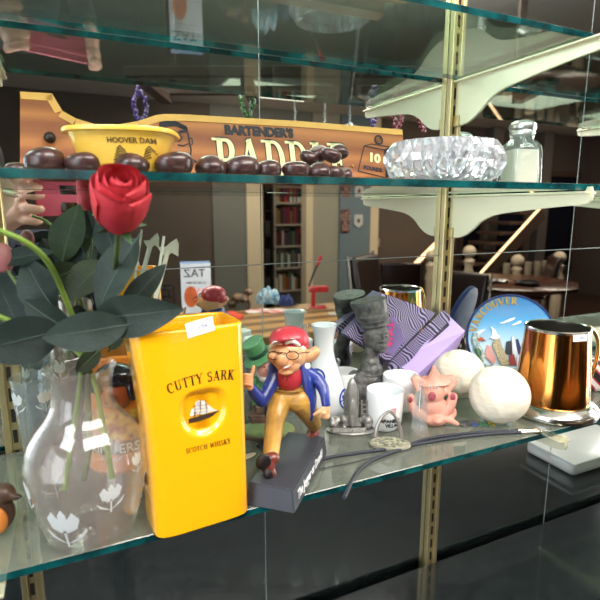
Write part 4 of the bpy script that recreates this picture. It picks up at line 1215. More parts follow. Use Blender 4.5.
# bloom: spiralled petals
bc = W1(120, 200, .345); k1 = .345 / FPX
axis = (W1(122, 178, .318) - W1(118, 236, .355)).normalized()
Q = axis.to_track_quat('Z', 'Y').to_matrix().to_4x4()
MB = Matrix.Translation(bc) @ Q
bm = N()
def petal(bm, ang, r, h0, h1, span, open_, twist=0.0, thick=.0007):
    nu, nv = 12, 10; G = []
    for i in range(nu + 1):
        u = i / nu - .5
        row = []
        for j in range(nv + 1):
            v = j / nv
            prof_r = r * (math.sin(PI * (.13 + .60 * v)) ** .6) * (1 + open_ * max(0, v - .6) ** 1.3 * 2.2)
            lip = (1 - (abs(u) * 2) ** 2.8 * .20 * (v ** 2))
            a = ang + u * span * (1 - .35 * (1 - v) ** 2) + twist * v
            z = h0 + (h1 - h0) * v * lip
            rr = prof_r * (1 + .035 * math.sin(u * 9 + ang * 3) * v) + u * .0016
            row.append(bm.verts.new(MB @ Vector((rr * math.cos(a), rr * math.sin(a), z))))
        G.append(row)
    fs = []
    for i in range(nu):
        for j in range(nv): fs.append(bm.faces.new((G[i][j], G[i + 1][j], G[i + 1][j + 1], G[i][j + 1])))
    bmesh.ops.solidify(bm, geom=fs, thickness=thick)
R1 = 27 * k1; Hh = 33 * k1
for i in range(5): petal(bm, i * 2 * PI / 5 + .3, R1 * 1.0, -Hh, Hh * (.62 + .12 * (i % 2)), 1.9, .30)
for i in range(4): petal(bm, i * 2 * PI / 4 + .9, R1 * .86, -Hh * .9, Hh * (.86 + .08 * (i % 2)), 2.1, .12)
for i in range(3): petal(bm, i * 2 * PI / 3 + .2, R1 * .64, -Hh * .6, Hh * .92, 2.6, .02, .3)
for i in range(3): petal(bm, i * 2 * PI / 3 + 1.1, R1 * .42, -Hh * .3, Hh * .9, 2.8, -.05, .5)
petal(bm, 2.2, R1 * .22, 0, Hh * .88, 5.2, -.1, .6)
add_ball(bm, (0, 0, 0), 1, M=MB @ Tm(0, 0, -Hh * .35) @ Matrix.Diagonal((R1 * .72, R1 * .72, Hh * .72, 1)), seg=20, rings=12)
obj('bloom', bm, M_pet, b1.t, sharp=80)
bm = N()
for i in range(5):
    a = i * 2 * PI / 5
    pts = [MB @ Vector((.003 * math.cos(a), .003 * math.sin(a), -Hh * 1.02)), MB @ Vector((.011 * math.cos(a), .011 * math.sin(a), -Hh * .98)), MB @ Vector((.020 * math.cos(a), .020 * math.sin(a), -Hh * (.85 if i % 2 else 1.05)))]
    add_tube(bm, pts, [.003, .0035, .0006], flat=.25, seg=8)
add_ball(bm, (0, 0, 0), 1, M=MB @ Tm(0, 0, -Hh * 1.05) @ Matrix.Diagonal((.0055, .0055, .005, 1)), seg=14, rings=8)
obj('calyx', bm, mat('calyx_green', '#3d5a32', .5), b1.t)
for a in (((104, 262), (68, 300), 34, .44, .43, M_leaf3), ((138, 238), (98, 312), 42, .395, .40, M_leaf), ((95, 318), (184, 309), 44, .40, .385, M_leaf), ((120, 262), (100, 212), 30, .43, .43, M_leaf2),
          ((128, 325), (42, 338), 40, .39, .38, M_leaf), ((122, 312), (166, 264), 24, .42, .43, M_leaf2), ((100, 350), (76, 372), 18, .43, .43, M_leaf3)):
    leaf(b1, a[0], a[1], a[2], a[3], a[4], a[5], roll=random.uniform(-.3, .3))
base2 = base + Vector((-.022, .008, 0))
b2 = Bd('artificial_rose', 'bare arching bright green stem with leaves leaning left out of the vase', 'flower', base2)
sp_ = smooth_path([b2.w(64, 490, .437), b2.w(72, 440, .440), b2.w(80, 385, .440), b2.w(82, 345, .43), b2.w(66, 300, .40), b2.w(48, 262, .37), b2.w(22, 240, .35), b2.w(-14, 226, .34)], 8)
obj('stem', tube(sp_, [.0024, .0022, .0020]), M_stem, b2.t)
for a in (((62, 262), (80, 204), 36, .45, .46, M_leaf3), ((62, 330), (-30, 352), 48, .40, .37, M_leaf2), ((55, 310), (25, 258), 46, .43, .43, M_leaf), ((0, 262), (54, 252), 20, .43, .43, M_leaf2), ((20, 330), (-8, 262), 42, .44, .45, M_leaf2), ((80, 268), (44, 282), 26, .45, .45, M_leaf3)):
    leaf(b2, a[0], a[1], a[2], a[3], a[4], a[5], roll=random.uniform(-.3, .3))
base3 = base + Vector((.016, .012, 0))
b3 = Bd('artificial_rose', 'green stem with a closed pink bud low at the left of the bouquet', 'flower', base3)
sp_ = smooth_path([b3.w(112, 478, .44), b3.w(104, 430, .44), b3.w(92, 375, .44), b3.w(70, 345, .44), b3.w(40, 332, .40), b3.w(12, 322, .38), b3.w(-25, 305, .37)], 8)
obj('stem', tube(sp_, [.0026, .0022, .0020]), M_stem, b3.t)
bud = obj('bud', ball(b3.w(3, 258, .43), (.009, .009, .013)), mat('pink_bud', '#b06a6c', .5, var=.2, scale=60), b3.t)
obj('bud_stem', tube(smooth_path([b3.w(60, 338, .43), b3.w(28, 300, .43), b3.w(6, 268, .43)], 6), .0014), M_stem2, b3.t)
for a in (((92, 300), (72, 232), 24, .455, .46, M_leaf2), ((110, 350), (128, 322), 16, .44, .44, M_leaf3), ((75, 372), (104, 392), 20, .452, .455, M_leaf2), ((70, 330), (24, 300), 36, .43, .42, M_leaf)):
    leaf(b3, a[0], a[1], a[2], a[3], a[4], a[5], roll=random.uniform(-.3, .3))
# ---- stein with a dark haired head moulded on it, behind the vase ----
Ps = ony(119, 400, .560); Ps.z = SH + .0003
b_ = Bd('stein', 'colourful ceramic stein with black haired brown face behind the vase', 'stein', Ps)
t = b_.t; ks = b_.d / FPX
M_st = mat('stein_orange', '#c9782c', .3, coat=.6)
pr = [(0, 0), (31, 0), (33, 4), (31, 10), (29.5, 30), (29.5, 92), (31, 97), (30, 98), (27, 96), (27, 6), (0, 6)]
obj('stein_body', lathe([(a * ks, z * ks) for a, z in pr], seg=48), M_st, t)
def band(nm, r, z0, z1, m): return obj(nm, lathe([(r * ks, z0 * ks), ((r + .8) * ks, z0 * ks), ((r + .8) * ks, z1 * ks), (r * ks, z1 * ks)], seg=48), m, t)
band('black_band', 29.5, 18, 32, mat('gloss_black', '#14131a', .2, coat=.5))
band('print_band', 29.5, 34, 62, mat('stein_print', '#d8b548', .4, col2='#7a2a38', scale=140))
M_ltr = mat('letter_ivory', '#d9cfb8', .5)
def bend_c(R):
    return lambda p: Vector(((R - p.y) * math.sin(p.x / R), -(R - p.y) * math.cos(p.x / R), p.z))
font_text('lettering', 'PRINTERS', 13 * ks, M_ltr, t, I4, bend=lambda p: bend_c(30.6 * ks)(p + Vector((0, 0, 24.5 * ks))), bold=.0002)
fuse('moulded_face', [((.008, -.028, 78 * ks), (.017, .012, .019)), ((.008, -.043, 77 * ks), (.004, .005, .006)), ((.003, -.036, 70 * ks), (.008, .006, .003)), ((.012, -.036, 71 * ks), (.007, .006, .003))], [], mat('brown_glaze', '#93482a', .25, coat=.6), t, vox=.0018, sm=1)
fuse('moulded_hair', [((.008, -.026, 95 * ks), (.021, .018, .013)), ((-.008, -.030, 86 * ks), (.006, .010, .014)), ((.025, -.026, 84 * ks), (.006, .010, .016)), ((.008, -.037, 72.5 * ks), (.010, .005, .003))], [], mat('gloss_black', '#14131a'), t, vox=.0018, sm=1)
# frosted swizzle sticks leaning in it
def inv_of(P): return Matrix.Translation(-Vector(P))
M_sw = clear_glass('frosted_plastic', '#d9ddd2', 1.0, .25, 1.5, haze=.85, hazecol='#e6e2d2')
P0 = Ps + Vector((-.004, .004, .012))
t = thing('swizzle_stick', 'frosted swizzle stick with broad arrow head rising from the stein', 'swizzle stick', P0, 0)
iv = inv_of(P0)
A, B = Vector((0, 0, 0)), iv @ ony(168, 250, .575); A.z += .002
dr = (B - A).normalized()
obj('shaft', tube([A, A + (B - A) * .5, B], [.0022, .0028, .0040], flat=.5), M_sw, t)
mm = Matrix.Translation(B) @ Rm(-YAW, 'Z') @ Rm(math.radians(30), 'Y')
obj('arrow_head', prism([(-.012, -.003), (-.004, .002), (-.002, .008), (.002, .016), (.007, .012), (.013, -.001), (.005, -.001), (.002, -.008), (-.004, -.008)], .003, M=mm, bevel=.0008), M_sw, t, smooth=False)
P0 = Ps + Vector((.010, -.008, .012))
t = thing('swizzle_stick', 'thin plain frosted swizzle stick in the stein, left of the arrow headed one', 'swizzle stick', P0, 0)
B = inv_of(P0) @ ony(164, 236, .55)
obj('shaft', tube([(0, 0, .002), B * .5, B], [.0018, .0018, .0016]), M_sw, t)

# ---- etched tumbler at left, behind the vase ----
Pt = ony(33, 400, .592); Pt.z = SH + .0003
b_ = Bd('tumbler', 'flared clear tumbler etched with white tulips, left behind the vase', 'glass', Pt)
t = b_.t
gp = [(.0135, 0), (.0145, .002), (.0155, .03), (.0205, .098), (.0212, .1), (.0200, .1), (.0142, .03), (.013, .006), (0, .006)]
obj('glass_body', lathe([(0, 0)] + gp, seg=40), clear_glass('tumbler_glass', '#eef2f2', 1.0, .02, 1.5, haze=.07), t)
def tr(z): return .0155 + (.0205 - .0155) * max(0, z - .03) / .07
for ang in (-.5, 1.2, 2.9, 4.4):
    bm = N()
    for q in tulip_polys(.0115): add_prism(bm, q, .0002)
    wrap(bm, tr, ang, .072)
    obj('etched_tulip', bm, M_fr, t, smooth=False)
# carved figure at the very left edge
Pt = ony(-9, 470, .47); Pt.z = SH + .0003
b_ = Bd('carved_figure', 'small dark brown carved animal with orange belly at the left edge', 'figurine', Pt)
fuse('carved_body', [((0, 0, .018), (.016, .012, .018)), ((.008, 0, .036), (.010, .009, .009)), ((.017, -.002, .034), (.009, .004, .003))], [], mat('carved_brown', '#4a3528', .4, col2='#2b1d16', scale=60), b_.t, vox=.002)
obj('belly', ball((.007, -.009, .016), (.008, .005, .012)), mat('carved_orange', '#b8702c', .4), b_.t)

# ---- clear cut tumbler and white bottle between the pitcher and the green figurine ----
Pt = ony(241, 400, .60); Pt.z = SH + .0003
b_ = Bd('cut_glass', 'narrow clear ribbed tumbler standing between the yellow pitcher and green figurine', 'glass', Pt)
obj('glass_body', lathe([(0, 0), (.016, 0), (.017, .002), (.019, .085), (.0178, .085), (.0155, .008), (0, .008)], seg=36, fn=lambda a, r, z: r * (1 + (.03 if int(round(a / (2 * PI) * 36)) % 2 else -.03))), clear_glass('ribbed_glass', '#dfe5e2', 1.0, .05, 1.5, haze=.12), b_.t, smooth=False)
Pt = ony(253, 400, .622); Pt.z = SH + .0003
Pt.y = .618
b_ = Bd('spice_bottle', 'small clear bottle with white cap behind the green hatted figurine', 'bottle', Pt)
obj('bottle_body', lathe([(0, 0), (.012, 0), (.0125, .002), (.0125, .082), (.009, .088), (0, .088)], seg=24), clear_glass('ribbed_glass'), b_.t)
obj('white_cap', lathe([(0, .088), (.0122, .088), (.0126, .09), (.0126, .106), (.0118, .108), (0, .108)], seg=28), mat('white_plastic', '#e9e9e6', .4), b_.t)

# ---- the striding old man figurine ----
bl, br, fl, fr_ = [onz(x, y, SH + .0225) for x, y in ((289, 431), (323, 437), (250, 482), (292, 490))]
ctr = (bl + br + fl + fr_) / 4
el = (bl - fl); el.z = 0; ang = math.atan2(el.y, el.x)
Lb, Wb = (bl - fl).length * 1.0, (br - bl).length * 1.04
base = Vector((ctr.x, ctr.y, SH + .0003))
b_ = Bd('comic_figurine', 'striding old man figurine in red cap and blue jacket on a black base', 'figurine', base)
t = b_.t; W = b_.w
Mbs = b_.inv @ Matrix.Translation(base) @ Rm(ang, 'Z')
M_slate = mat('slate_base', '#3b3d45', .45, var=.15, scale=40)
bm = N(); V = []
for (z, g) in ((0, .003), (.0222, 0)):
    V += [Mbs @ Vector((sx * (Lb / 2 + g), sy * (Wb / 2 + g), z)) for sx, sy in ((-1, -1), (1, -1), (1, 1), (-1, 1))]
vs = [bm.verts.new(v) for v in V]
for f in ((0, 3, 2, 1), (4, 5, 6, 7), (0, 1, 5, 4), (1, 2, 6, 5), (2, 3, 7, 6), (3, 0, 4, 7)): bm.faces.new([vs[i] for i in f])
bmesh.ops.bevel(bm, geom=bm.edges[:], offset=.0012, segments=2, affect='EDGES')
bs = obj('base', bm, M_slate, t, smooth=False)
Mtx = Mbs @ Tm(-.004, -Wb / 2 - .0021, .0105) @ Rm(-.13, 'X')
font_text('lettering', 'The Jogger or Drunk!', .0118, mat('letter_white', '#e6e6e8', .5), t, Mtx, shear=.3, bold=.00025, sx=.86)
M_jk = mat('painted_blue', '#273a8c', .35, var=.15, scale=60, coat=.3, bump=.15, bscale=200)
M_ys = mat('painted_mustard', '#c69a48', .45, col2='#9c7434', scale=45, coat=.3, bump=.2, bscale=150)
M_rd = mat('painted_red', '#b8343f', .4, var=.12, scale=50, coat=.3)
M_sk = mat('painted_skin', '#dda677', .4, var=.08, scale=60, coat=.3)
M_wh = mat('painted_white', '#e9e2dc', .5); M_sh = mat('painted_brown', '#6f3328', .3, coat=.5)
d0 = .546; K = d0 / FPX
def px_(v): return v * K
fuse('trousers', [(W(290, 398, d0), (px_(19), px_(12), px_(11))), (W(289, 393, d0), (px_(16), px_(11), px_(6)))],
     [((W(281, 401, d0), W(275, 420, d0 - .015), W(271, 453, d0 - .050)), (px_(13), px_(9.5), px_(7.5))),
      ((W(299, 400, d0), W(308, 412, d0 + .012), W(314, 424, d0 + .030)), (px_(13.5), px_(11), px_(8)))], M_ys, t, vox=.0013, sm=2)
fuse('shirt', [(W(289, 377, d0 - .003), (px_(14), px_(10.5), px_(16)))], [], M_rd, t, vox=.0013)
bm = N()
for y in (374, 380, 386): add_ball(bm, W(287, y, d0 - .0142), .0010, seg=8, rings=6)
obj('shirt_button', bm, mat('button_dark', '#7a2028', .4), t)
obj('belt', tube([W(274, 390, d0 - .004), W(281, 391.5, d0 - .0125), W(290, 392, d0 - .0145), W(299, 391.5, d0 - .0125), W(305, 390, d0 - .004)], .0011), mat('painted_belt', '#8a6a32', .4), t)
fuse('jacket', [(W(290, 372, d0 + .008), (px_(19), px_(9), px_(18))), (W(272, 374, d0 + .002), (px_(5), px_(8), px_(9))), (W(306, 374, d0 + .002), (px_(6), px_(8), px_(10)))],
     [((W(273, 366, d0 - .003), W(270, 385, d0 - .006), W(268, 404, d0 + .004), W(267, 416, d0 + .010)), (px_(5), px_(4.5), px_(4), px_(2.5))),
      ((W(303, 366, d0 - .003), W(307.5, 385, d0 - .006), W(311, 404, d0 - .002), W(311, 419, d0 + .004)), (px_(5), px_(5), px_(5), px_(2.2))),
      ((W(310, 380, d0 + .006), W(312, 398, d0 + .01), W(313, 412, d0 + .012)), (px_(6), px_(5), px_(3))),
      ((W(277, 372, d0), W(268, 390, d0 - .010), W(262, 401, d0 - .016)), (px_(8), px_(7), px_(6.5))),
      ((W(262, 401, d0 - .016), W(256, 395, d0 - .020), W(250.5, 386, d0 - .024)), (px_(6.5), px_(6), px_(4.5))),
      ((W(305, 371, d0), W(317, 379, d0 + .0), W(323, 388, d0 - .004)), (px_(7), px_(6.5), px_(6))),
      ((W(323, 388, d0 - .004), W(325, 396, d0 - .008), W(326, 404, d0 - .010)), (px_(6), px_(5), px_(4.6)))], M_jk, t, vox=.0012, sm=2)
# hands
h0 = d0 - .026
fuse('thumb_hand', [(W(248.5, 379, h0), (px_(5), px_(3.6), px_(5.4)))],
     [((W(250, 387, h0), W(249, 381, h0)), (px_(3.8), px_(4))), ((W(251, 377, h0 - .002), W(252.5, 372, h0 - .003), W(253.6, 366.5, h0 - .003)), (px_(2.1), px_(2), px_(1.5)))] +
     [((W(251, 376 + 3 * i, h0 - .004), W(246.5, 374.6 + 3.1 * i, h0 - .0055), W(243.5, 376 + 3.2 * i, h0 - .002), W(246, 377.5 + 3.1 * i, h0 + .002)), (px_(1.7), px_(1.75), px_(1.7), px_(1.5))) for i in range(4)], M_sk, t, vox=.0007, sm=1)
h1 = d0 - .010
fuse('low_hand', [(W(325.5, 411, h1), (px_(4.8), px_(3.4), px_(5)))],
     [((W(326, 403, h1), W(326, 410, h1)), (px_(3.8), px_(4.4))), ((W(322, 409, h1 - .003), W(317.5, 412.5, h1 - .004), W(314, 414.5, h1 - .003)), (px_(1.9), px_(1.7), px_(1.3)))] +
     [((W(328.5 - 1.8 * i, 413, h1 - .002 * i), W(327.5 - 2.3 * i, 417.5 - .3 * i, h1 - .002), W(323.5 - 1.2 * i, 417.8 - .6 * i, h1 + .002)), (px_(1.8), px_(1.6), px_(1.4))) for i in range(4)], M_sk, t, vox=.0007, sm=1)
# head
hd = d0 - .006
head = fuse('head', [(W(288, 353, hd), (px_(19.5), px_(16), px_(17.5))), (W(288, 364, hd - .005), (px_(12.5), px_(11), px_(9.5))), (W(281.5, 359, hd - .0185), (px_(6.2), px_(7), px_(7.4))), (W(281, 355, hd - .016), (px_(4), px_(4), px_(6))),
      (W(272, 357, hd - .011), (px_(5), px_(4.5), px_(5))), (W(295, 358, hd - .012), (px_(6), px_(4.5), px_(5.5))), (W(286, 371.5, hd - .010), (px_(7.5), px_(6), px_(3.6)))],
      [((W(289, 366, hd + .004), W(290, 376, d0)), (px_(9), px_(8))),
       ((W(304, 360, hd + .001), W(309, 356, hd), W(315, 351.5, hd + .001)), (px_(3.5), px_(5), px_(5.4))), ((W(308, 361, hd + .001), W(314, 358, hd + .001), W(318, 352, hd + .001)), (px_(2.2), px_(2.5), px_(2.6)))], M_sk, t, vox=.0011, sm=2)
obj('mouth', tube(smooth_path([W(280, 368.5, hd - .0185), W(285, 369.2, hd - .0195), W(290, 367, hd - .0190), W(294, 363, hd - .0165)], 5), [.0004, .0009, .0004], seg=8), mat('painted_lip', '#9c5038', .4), head)
obj('teeth', tube([W(284, 368, hd - .0195), W(288, 366.5, hd - .0195), W(290, 365.2, hd - .019)], .0009, seg=8), M_wh, head)
for ex, ey, ed in ((279, 350.8, .0160), (290, 350.6, .0160)):
    e = obj('eye', ball(W(ex, ey, hd - ed + .001), (px_(2.2), px_(1.8), px_(1.7))), M_wh, head)
    obj('pupil', ball(W(ex - .4, ey + .2, hd - ed - .0005), (px_(.9), px_(.7), px_(.9))), mat('painted_black', '#181818', .3), head)
fuse('white_hair', [(W(303, 354, hd - .002), (px_(3.4), px_(6), px_(4.5))), (W(306, 366, hd + .004), (px_(4.5), px_(6), px_(5))), (W(300, 371, hd + .010), (px_(9), px_(5), px_(5))), (W(302, 348, hd - .008), (px_(2.6), px_(3), px_(3.2)))],
     [((W(270, 347, hd - .0115), W(275, 343, hd - .0165), W(281, 344, hd - .018)), (px_(1.6), px_(2.3), px_(1.5))), ((W(286, 343.5, hd - .018), W(292, 341, hd - .0175), W(299, 345, hd - .013)), (px_(1.5), px_(2.6), px_(1.8)))], M_wh, head, vox=.0009, sm=1)
fuse('cap', [(W(289, 339.5, hd + .002), (px_(20), px_(17.5), px_(13.5))), (W(296, 345, hd + .006), (px_(13.5), px_(13), px_(9)))], [], mat('cap_red', '#c03a48', .4, coat=.3), t, vox=.0013, sm=2)
bm = N(); G = []
for i in range(13):
    u = i / 12; a = u * PI
    ix, iy = 271.5 + 26 * (1 - math.cos(a)) / 2, 339.5
    row = []
    for j in range(5):
        v = j / 4
        p = W(270 + u * 31 - v * 5 * math.sin(a) , 340.5 + math.sin(a) * (-2.4) + v * (3.5 - 4.2 * u) * math.sin(a) + (1 - u) * 4.5 - 1, hd - .0125 - .005 * math.sin(a) - v * .013 * math.sin(a))
        row.append(bm.verts.new(p))
    G.append(row)
for i in range(12):
    for j in range(4): bm.faces.new((G[i][j], G[i + 1][j], G[i + 1][j + 1], G[i][j + 1]))
bmesh.ops.solidify(bm, geom=bm.faces[:], thickness=.0014)
obj('cap_brim', bm, mat('cap_red', '#c03a48'), t)
M_wire = mat('dark_wire', '#1d1b1a', .3, metal=.6)
bm = N()
for cx, cy, r in ((273.5, 355.5, 5.6), (292.5, 355.5, 6.0)):
    pts = [W(cx + r * math.cos(a), cy + r * .72 * math.sin(a), hd - .0235) for a in [k * 2 * PI / 20 for k in range(21)]]
    add_tube(bm, pts, .00042, seg=6)
add_tube(bm, [W(279, 353.8, hd - .0235), W(283, 352.5, hd - .026), W(286.8, 353.8, hd - .0235)], .00042, seg=6)
add_tube(bm, [W(298.5, 353.5, hd - .0235), W(305, 352.2, hd - .010), W(311, 352, hd - .002)], .00042, seg=6)
add_tube(bm, [W(263, 351.8, hd - .022), W(268, 352, hd - .0235), W(298, 353, hd - .0235)], .0003, seg=6)
obj('spectacles', bm, M_wire, t)
# shoes: front one kicks up its sole towards the viewer
s0 = d0 - .056
fuse('shoe', [(W(272, 458, s0), (px_(7), px_(6), px_(6)), (0, 0, 0)), (W(266, 464, s0 - .004), (px_(9.5), px_(5), px_(7)), (0, .9, 0)), (W(270, 473, s0 - .003), (px_(6), px_(5), px_(5.5)))], [], M_sh, t, vox=.0011, sm=2)
so = fuse('sole', [(W(263.5, 462, s0 - .0088), (px_(6.8), px_(2.4), px_(8.0)), (0, .5, 0)), (W(268.5, 474, s0 - .0080), (px_(4.6), px_(2.4), px_(4.2)))], [], mat('sole_black', '#1d1718', .4), t, vox=.0009, sm=1)
fuse('shoe', [(W(313, 433, d0 + .038), (px_(7.5), px_(7), px_(6.5))), (W(311, 437, d0 + .030), (px_(7), px_(8), px_(4)))], [((W(314, 425, d0 + .034), W(313, 432, d0 + .038)), (px_(5), px_(5)))], M_sh, t, vox=.0011, sm=2)
def spring(px, y0, y1, d):
    top_, bot_ = W(px, y0, d), W(px, y1, d); bot_.z = .0222
    top_.x = bot_.x; top_.y = bot_.y
    pts = [bot_.lerp(top_, i / 40) + Vector((.0020 * math.cos(i * .9), .0020 * math.sin(i * .9), 0)) for i in range(41)]
    obj('spring', tube(pts, .00045, seg=6), mat('steel', '#b5b5b8', .25, metal=1), t)
spring(272, 474, 484, s0 + .002); spring(311, 439, 446, d0 + .030)

# ---- green leprechaun figurine on a little bridge ----
Pg = low(268, 433); Pg.z = SH + .0003
b_ = Bd('leprechaun_figurine', 'green hatted gnome figurine on a brown bridge behind the striding old man', 'figurine', Pg)
t = b_.t; t.name = 'gnome_figurine'; W = b_.w; d1 = b_.d + .012; K = d1 / FPX
M_g1 = mat('painted_green', '#4f8a5c', .45, var=.25, scale=60, bump=.2, bscale=200); M_g2 = mat('painted_grass', '#8f9a66', .6, col2='#6f8a5c', scale=50, bump=.4, bscale=150)
M_bg = mat('painted_bridge', '#7d6556', .6, col2='#5a463c', scale=60, bump=.4, bscale=150)
obj('base', lathe([(0, 0), (26 * K, 0), (27 * K, .003), (25.5 * K, .007), (20 * K, .0095), (0, .011)], seg=40, sy=.72), mats=None, m=M_g2, parent=t)
obj('base_edge', lathe([(26 * K, 0.0), (27.4 * K, .001), (27.4 * K, .0042), (26 * K, .0050)], seg=40, sy=.72), M_bg, t)
bm = N()
for (cx, y0, y1, w_, dd) in ((261, 428, 415, 9, .0), (262, 417, 413, 13, -.002), (264, 413, 404, 8, 0), (263, 405, 402, 11, -.001), (276, 428, 412, 8, .004), (272, 413, 403, 18, .006)):
    A = W(cx - w_, y0, d1 + dd); B = W(cx + w_ * .8, y1, d1 + dd)
    add_box(bm, (A.x, A.y - .007, min(A.z, B.z)), (B.x, A.y + .008, max(A.z, B.z)), .0012, 1)
obj('bridge', bm, M_bg, t, smooth=False)
fuse('coat', [(W(267, 392, d1), (px_(11) * K / K, .010, .016)), (W(259, 396, d1), (.008, .008, .012)), (W(275, 392, d1), (.010, .009, .014)), (W(255, 384, d1), (.006, .006, .012))], [((W(258, 385, d1), W(254, 395, d1 - .005), W(256, 404, d1 - .006)), (.006, .005, .004))], M_g1, t, vox=.0016)
h = fuse('head', [(W(266.5, 369.5, d1 - .006), (.0125, .012, .0125)), (W(269, 369.5, d1 - .019), (.0035, .004, .0035)), (W(270, 376, d1 - .008), (.008, .008, .006))], [], mat('painted_pink_skin', '#c68f80', .45), t, vox=.0014)
fuse('white_hair', [(W(260.5, 370, d1 - .003), (.006, .009, .011)), (W(266, 379, d1 - .010), (.009, .006, .005)), (W(280, 371, d1), (.004, .006, .009))], [], mat('painted_hair', '#c9c0bb', .6, bump=.5, bscale=200), h, vox=.0012, sm=1)
for ex in (264.5, 271.5): obj('eye', ball(W(ex, 367, d1 - .0175), .0011, seg=10, rings=6), mat('painted_black', '#181818'), h)
Mh = Matrix.Translation(W(259.5, 356, d1 - .004)) @ Rm(-.42, 'Y') @ Rm(.25, 'X') @ Matrix.Scale(.86, 4)
bm = N(); add_lathe(bm, [(0, .028), (.0155, .0275), (.0168, .026), (.0145, .008), (.0145, .0035), (.025, .0005), (.0262, -.001), (.024, -.002), (.0, -.001)], seg=36, M=Mh, fn=lambda a, r, z: r * (1 + .04 * math.sin(2 * a)))
hat = obj('top_hat', bm, M_g1, t)
bm = N(); add_lathe(bm, [(.0146, .004), (.0156, .004), (.0158, .0100), (.0149, .0100)], seg=36, M=Mh)
obj('hat_band', bm, mat('painted_dark_green', '#1f4030', .4), hat)
fuse('raised_hand', [(W(277, 357, d1 - .014), (.011, .005, .0065), (0, -.3, 0))], [], M_g1, t, vox=.0014)

# ---- white sake bottle ----
Pk = Vector((.305, .590, SH + .0003))
b_ = Bd('sake_bottle', 'tall white porcelain sake bottle with round blue crests', 'bottle', Pk, -YAW)
t = b_.t; K = b_.d / FPX
topz = .120
def z_of(y): return topz - (y - 323) * K * 1.03
bp = [(12.6, 321), (11.8, 324), (10.4, 330), (9.6, 338), (10.0, 348), (12.5, 358), (17, 370), (21.5, 384), (24.5, 400), (25, 412), (23.5, 424)]
bpr = [(0, 0), (22 * K, 0), (23.5 * K, .003)] + [(p.x, p.z) for p in smooth_path([(r * K, 0, z_of(y)) for r, y in bp[::-1] if z_of(y) > .006], 4)]
inner = [(10.8 * K, z_of(322)), (8.6 * K, z_of(330)), (7.8 * K, z_of(340)), (0, z_of(344))]
M_por = mat('white_porcelain', '#e8ebef', .12, coat=.8)
obj('bottle_body', lathe(bpr + inner, seg=64), M_por, t)
def sr(z):
    for a, b in zip(bpr, bpr[1:]):
        if a[1] <= z <= b[1] and b[1] > a[1]: return a[0] + (b[0] - a[0]) * (z - a[1]) / (b[1] - a[1])
    return 22 * K
M_cobalt = mat('cobalt_print', '#2745a8', .25, coat=.5)
def crest(ang, z0, r, name='blue_crest'):
    bm = N()
    pts = lambda R, n=28: [(R * math.cos(2 * PI * i / n), R * math.sin(2 * PI * i / n)) for i in range(n + 1)]
    outline(bm, pts(r), r * .20)
    for k in range(4):
        a = PI / 2 * k + PI / 4
        c = (r * .46 * math.cos(a), r * .46 * math.sin(a))
        add_prism(bm, [(c[0] + r * .27 * math.cos(b), c[1] + r * .27 * math.sin(b)) for b in [i * PI / 5 for i in range(10)]], .0002)
        outline(bm, [(0, 0), (r * .85 * math.cos(a + PI / 4), r * .85 * math.sin(a + PI / 4))], r * .12)
    for v in bm.verts:
        z = v.co.z + z0; rr = sr(z) + .0004 + (-v.co.y if v.co.y < 0 else 0) * .5
        a = ang + v.co.x / sr(z); v.co = Vector((rr * math.sin(a), -rr * math.cos(a), z))
    obj(name, bm, M_cobalt, t, smooth=False)
crest(-.50, z_of(369), .0115); crest(1.10, z_of(391), .0125); crest(-1.9, z_of(391), .0115); crest(2.7, z_of(380), .0115)

# ---- dark stone bust with tall crown ----
Pn = low(371, 404); Pn.z = SH + .0003
b_ = Bd('queen_bust', 'dark grey carved stone bust of a queen wearing a tall flat crown', 'bust', Pn)
t = b_.t; W = b_.w; dn = b_.d + .006; K = dn / FPX
M_sto = mat('carved_stone', '#6a6763', .45, col2='#3a3a3c', scale=90, bump=.8, bscale=260, coat=.15)
M_sto2 = mat('carved_stone_light', '#7b7873', .5, col2='#45464a', scale=90, bump=.6, bscale=300)
fuse('bust_body', [(W(376, 337, dn), (13.3 * K, 12.3 * K, 15 * K), (0, .1, 0)), (W(379, 346, dn - .006), (8.6 * K, 7 * K, 7 * K)), (W(381.5, 350.5, dn - .010), (4.0 * K, 3.8 * K, 2.8 * K)), (W(383.2, 338.0, dn - .0165), (1.6 * K, 2.6 * K, 4.6 * K), (0, -.10, 0)), (W(383.4, 341.4, dn - .0185), (2.4 * K, 2.2 * K, 1.4 * K)), (W(371.5, 334.0, dn - .0095), (.5 * K, .5 * K, .5 * K)),
                   (W(382.5, 345.4, dn - .0155), (3.2 * K, 2.0 * K, .9 * K)), (W(382.3, 347.4, dn - .0150), (2.7 * K, 2.0 * K, .9 * K)), (W(377.5, 332.8, dn - .0155), (3.6 * K, 1.5 * K, .8 * K), (0, .1, 0)), (W(386.0, 333.0, dn - .0125), (2.6 * K, 1.5 * K, .8 * K)), (W(377.5, 336.5, dn - .0145), (2.6 * K, 1.6 * K, 1.2 * K)), (W(386.2, 336.7, dn - .0115), (2.0 * K, 1.6 * K, 1.2 * K)), (W(374, 341, dn - .011), (4 * K, 3 * K, 3 * K)), (W(365.5, 339, dn), (1.6 * K, 3 * K, 4 * K)),
                   (W(369, 379, dn), (19.5 * K, 14 * K, 11 * K)), (W(355, 378, dn), (7.5 * K, 9 * K, 8 * K)), (W(383, 378, dn), (7.5 * K, 9 * K, 8 * K)), (W(369, 391, dn), (21 * K, 14.5 * K, 18 * K)), (W(369, 400, dn + .001), (19 * K, 13 * K, 9 * K))],
     [((W(373, 346, dn + .001), W(371, 358, dn + .002), W(371, 371, dn)), (7.6 * K, 7.8 * K, 12 * K))], M_sto, t, vox=.0009, sm=1)
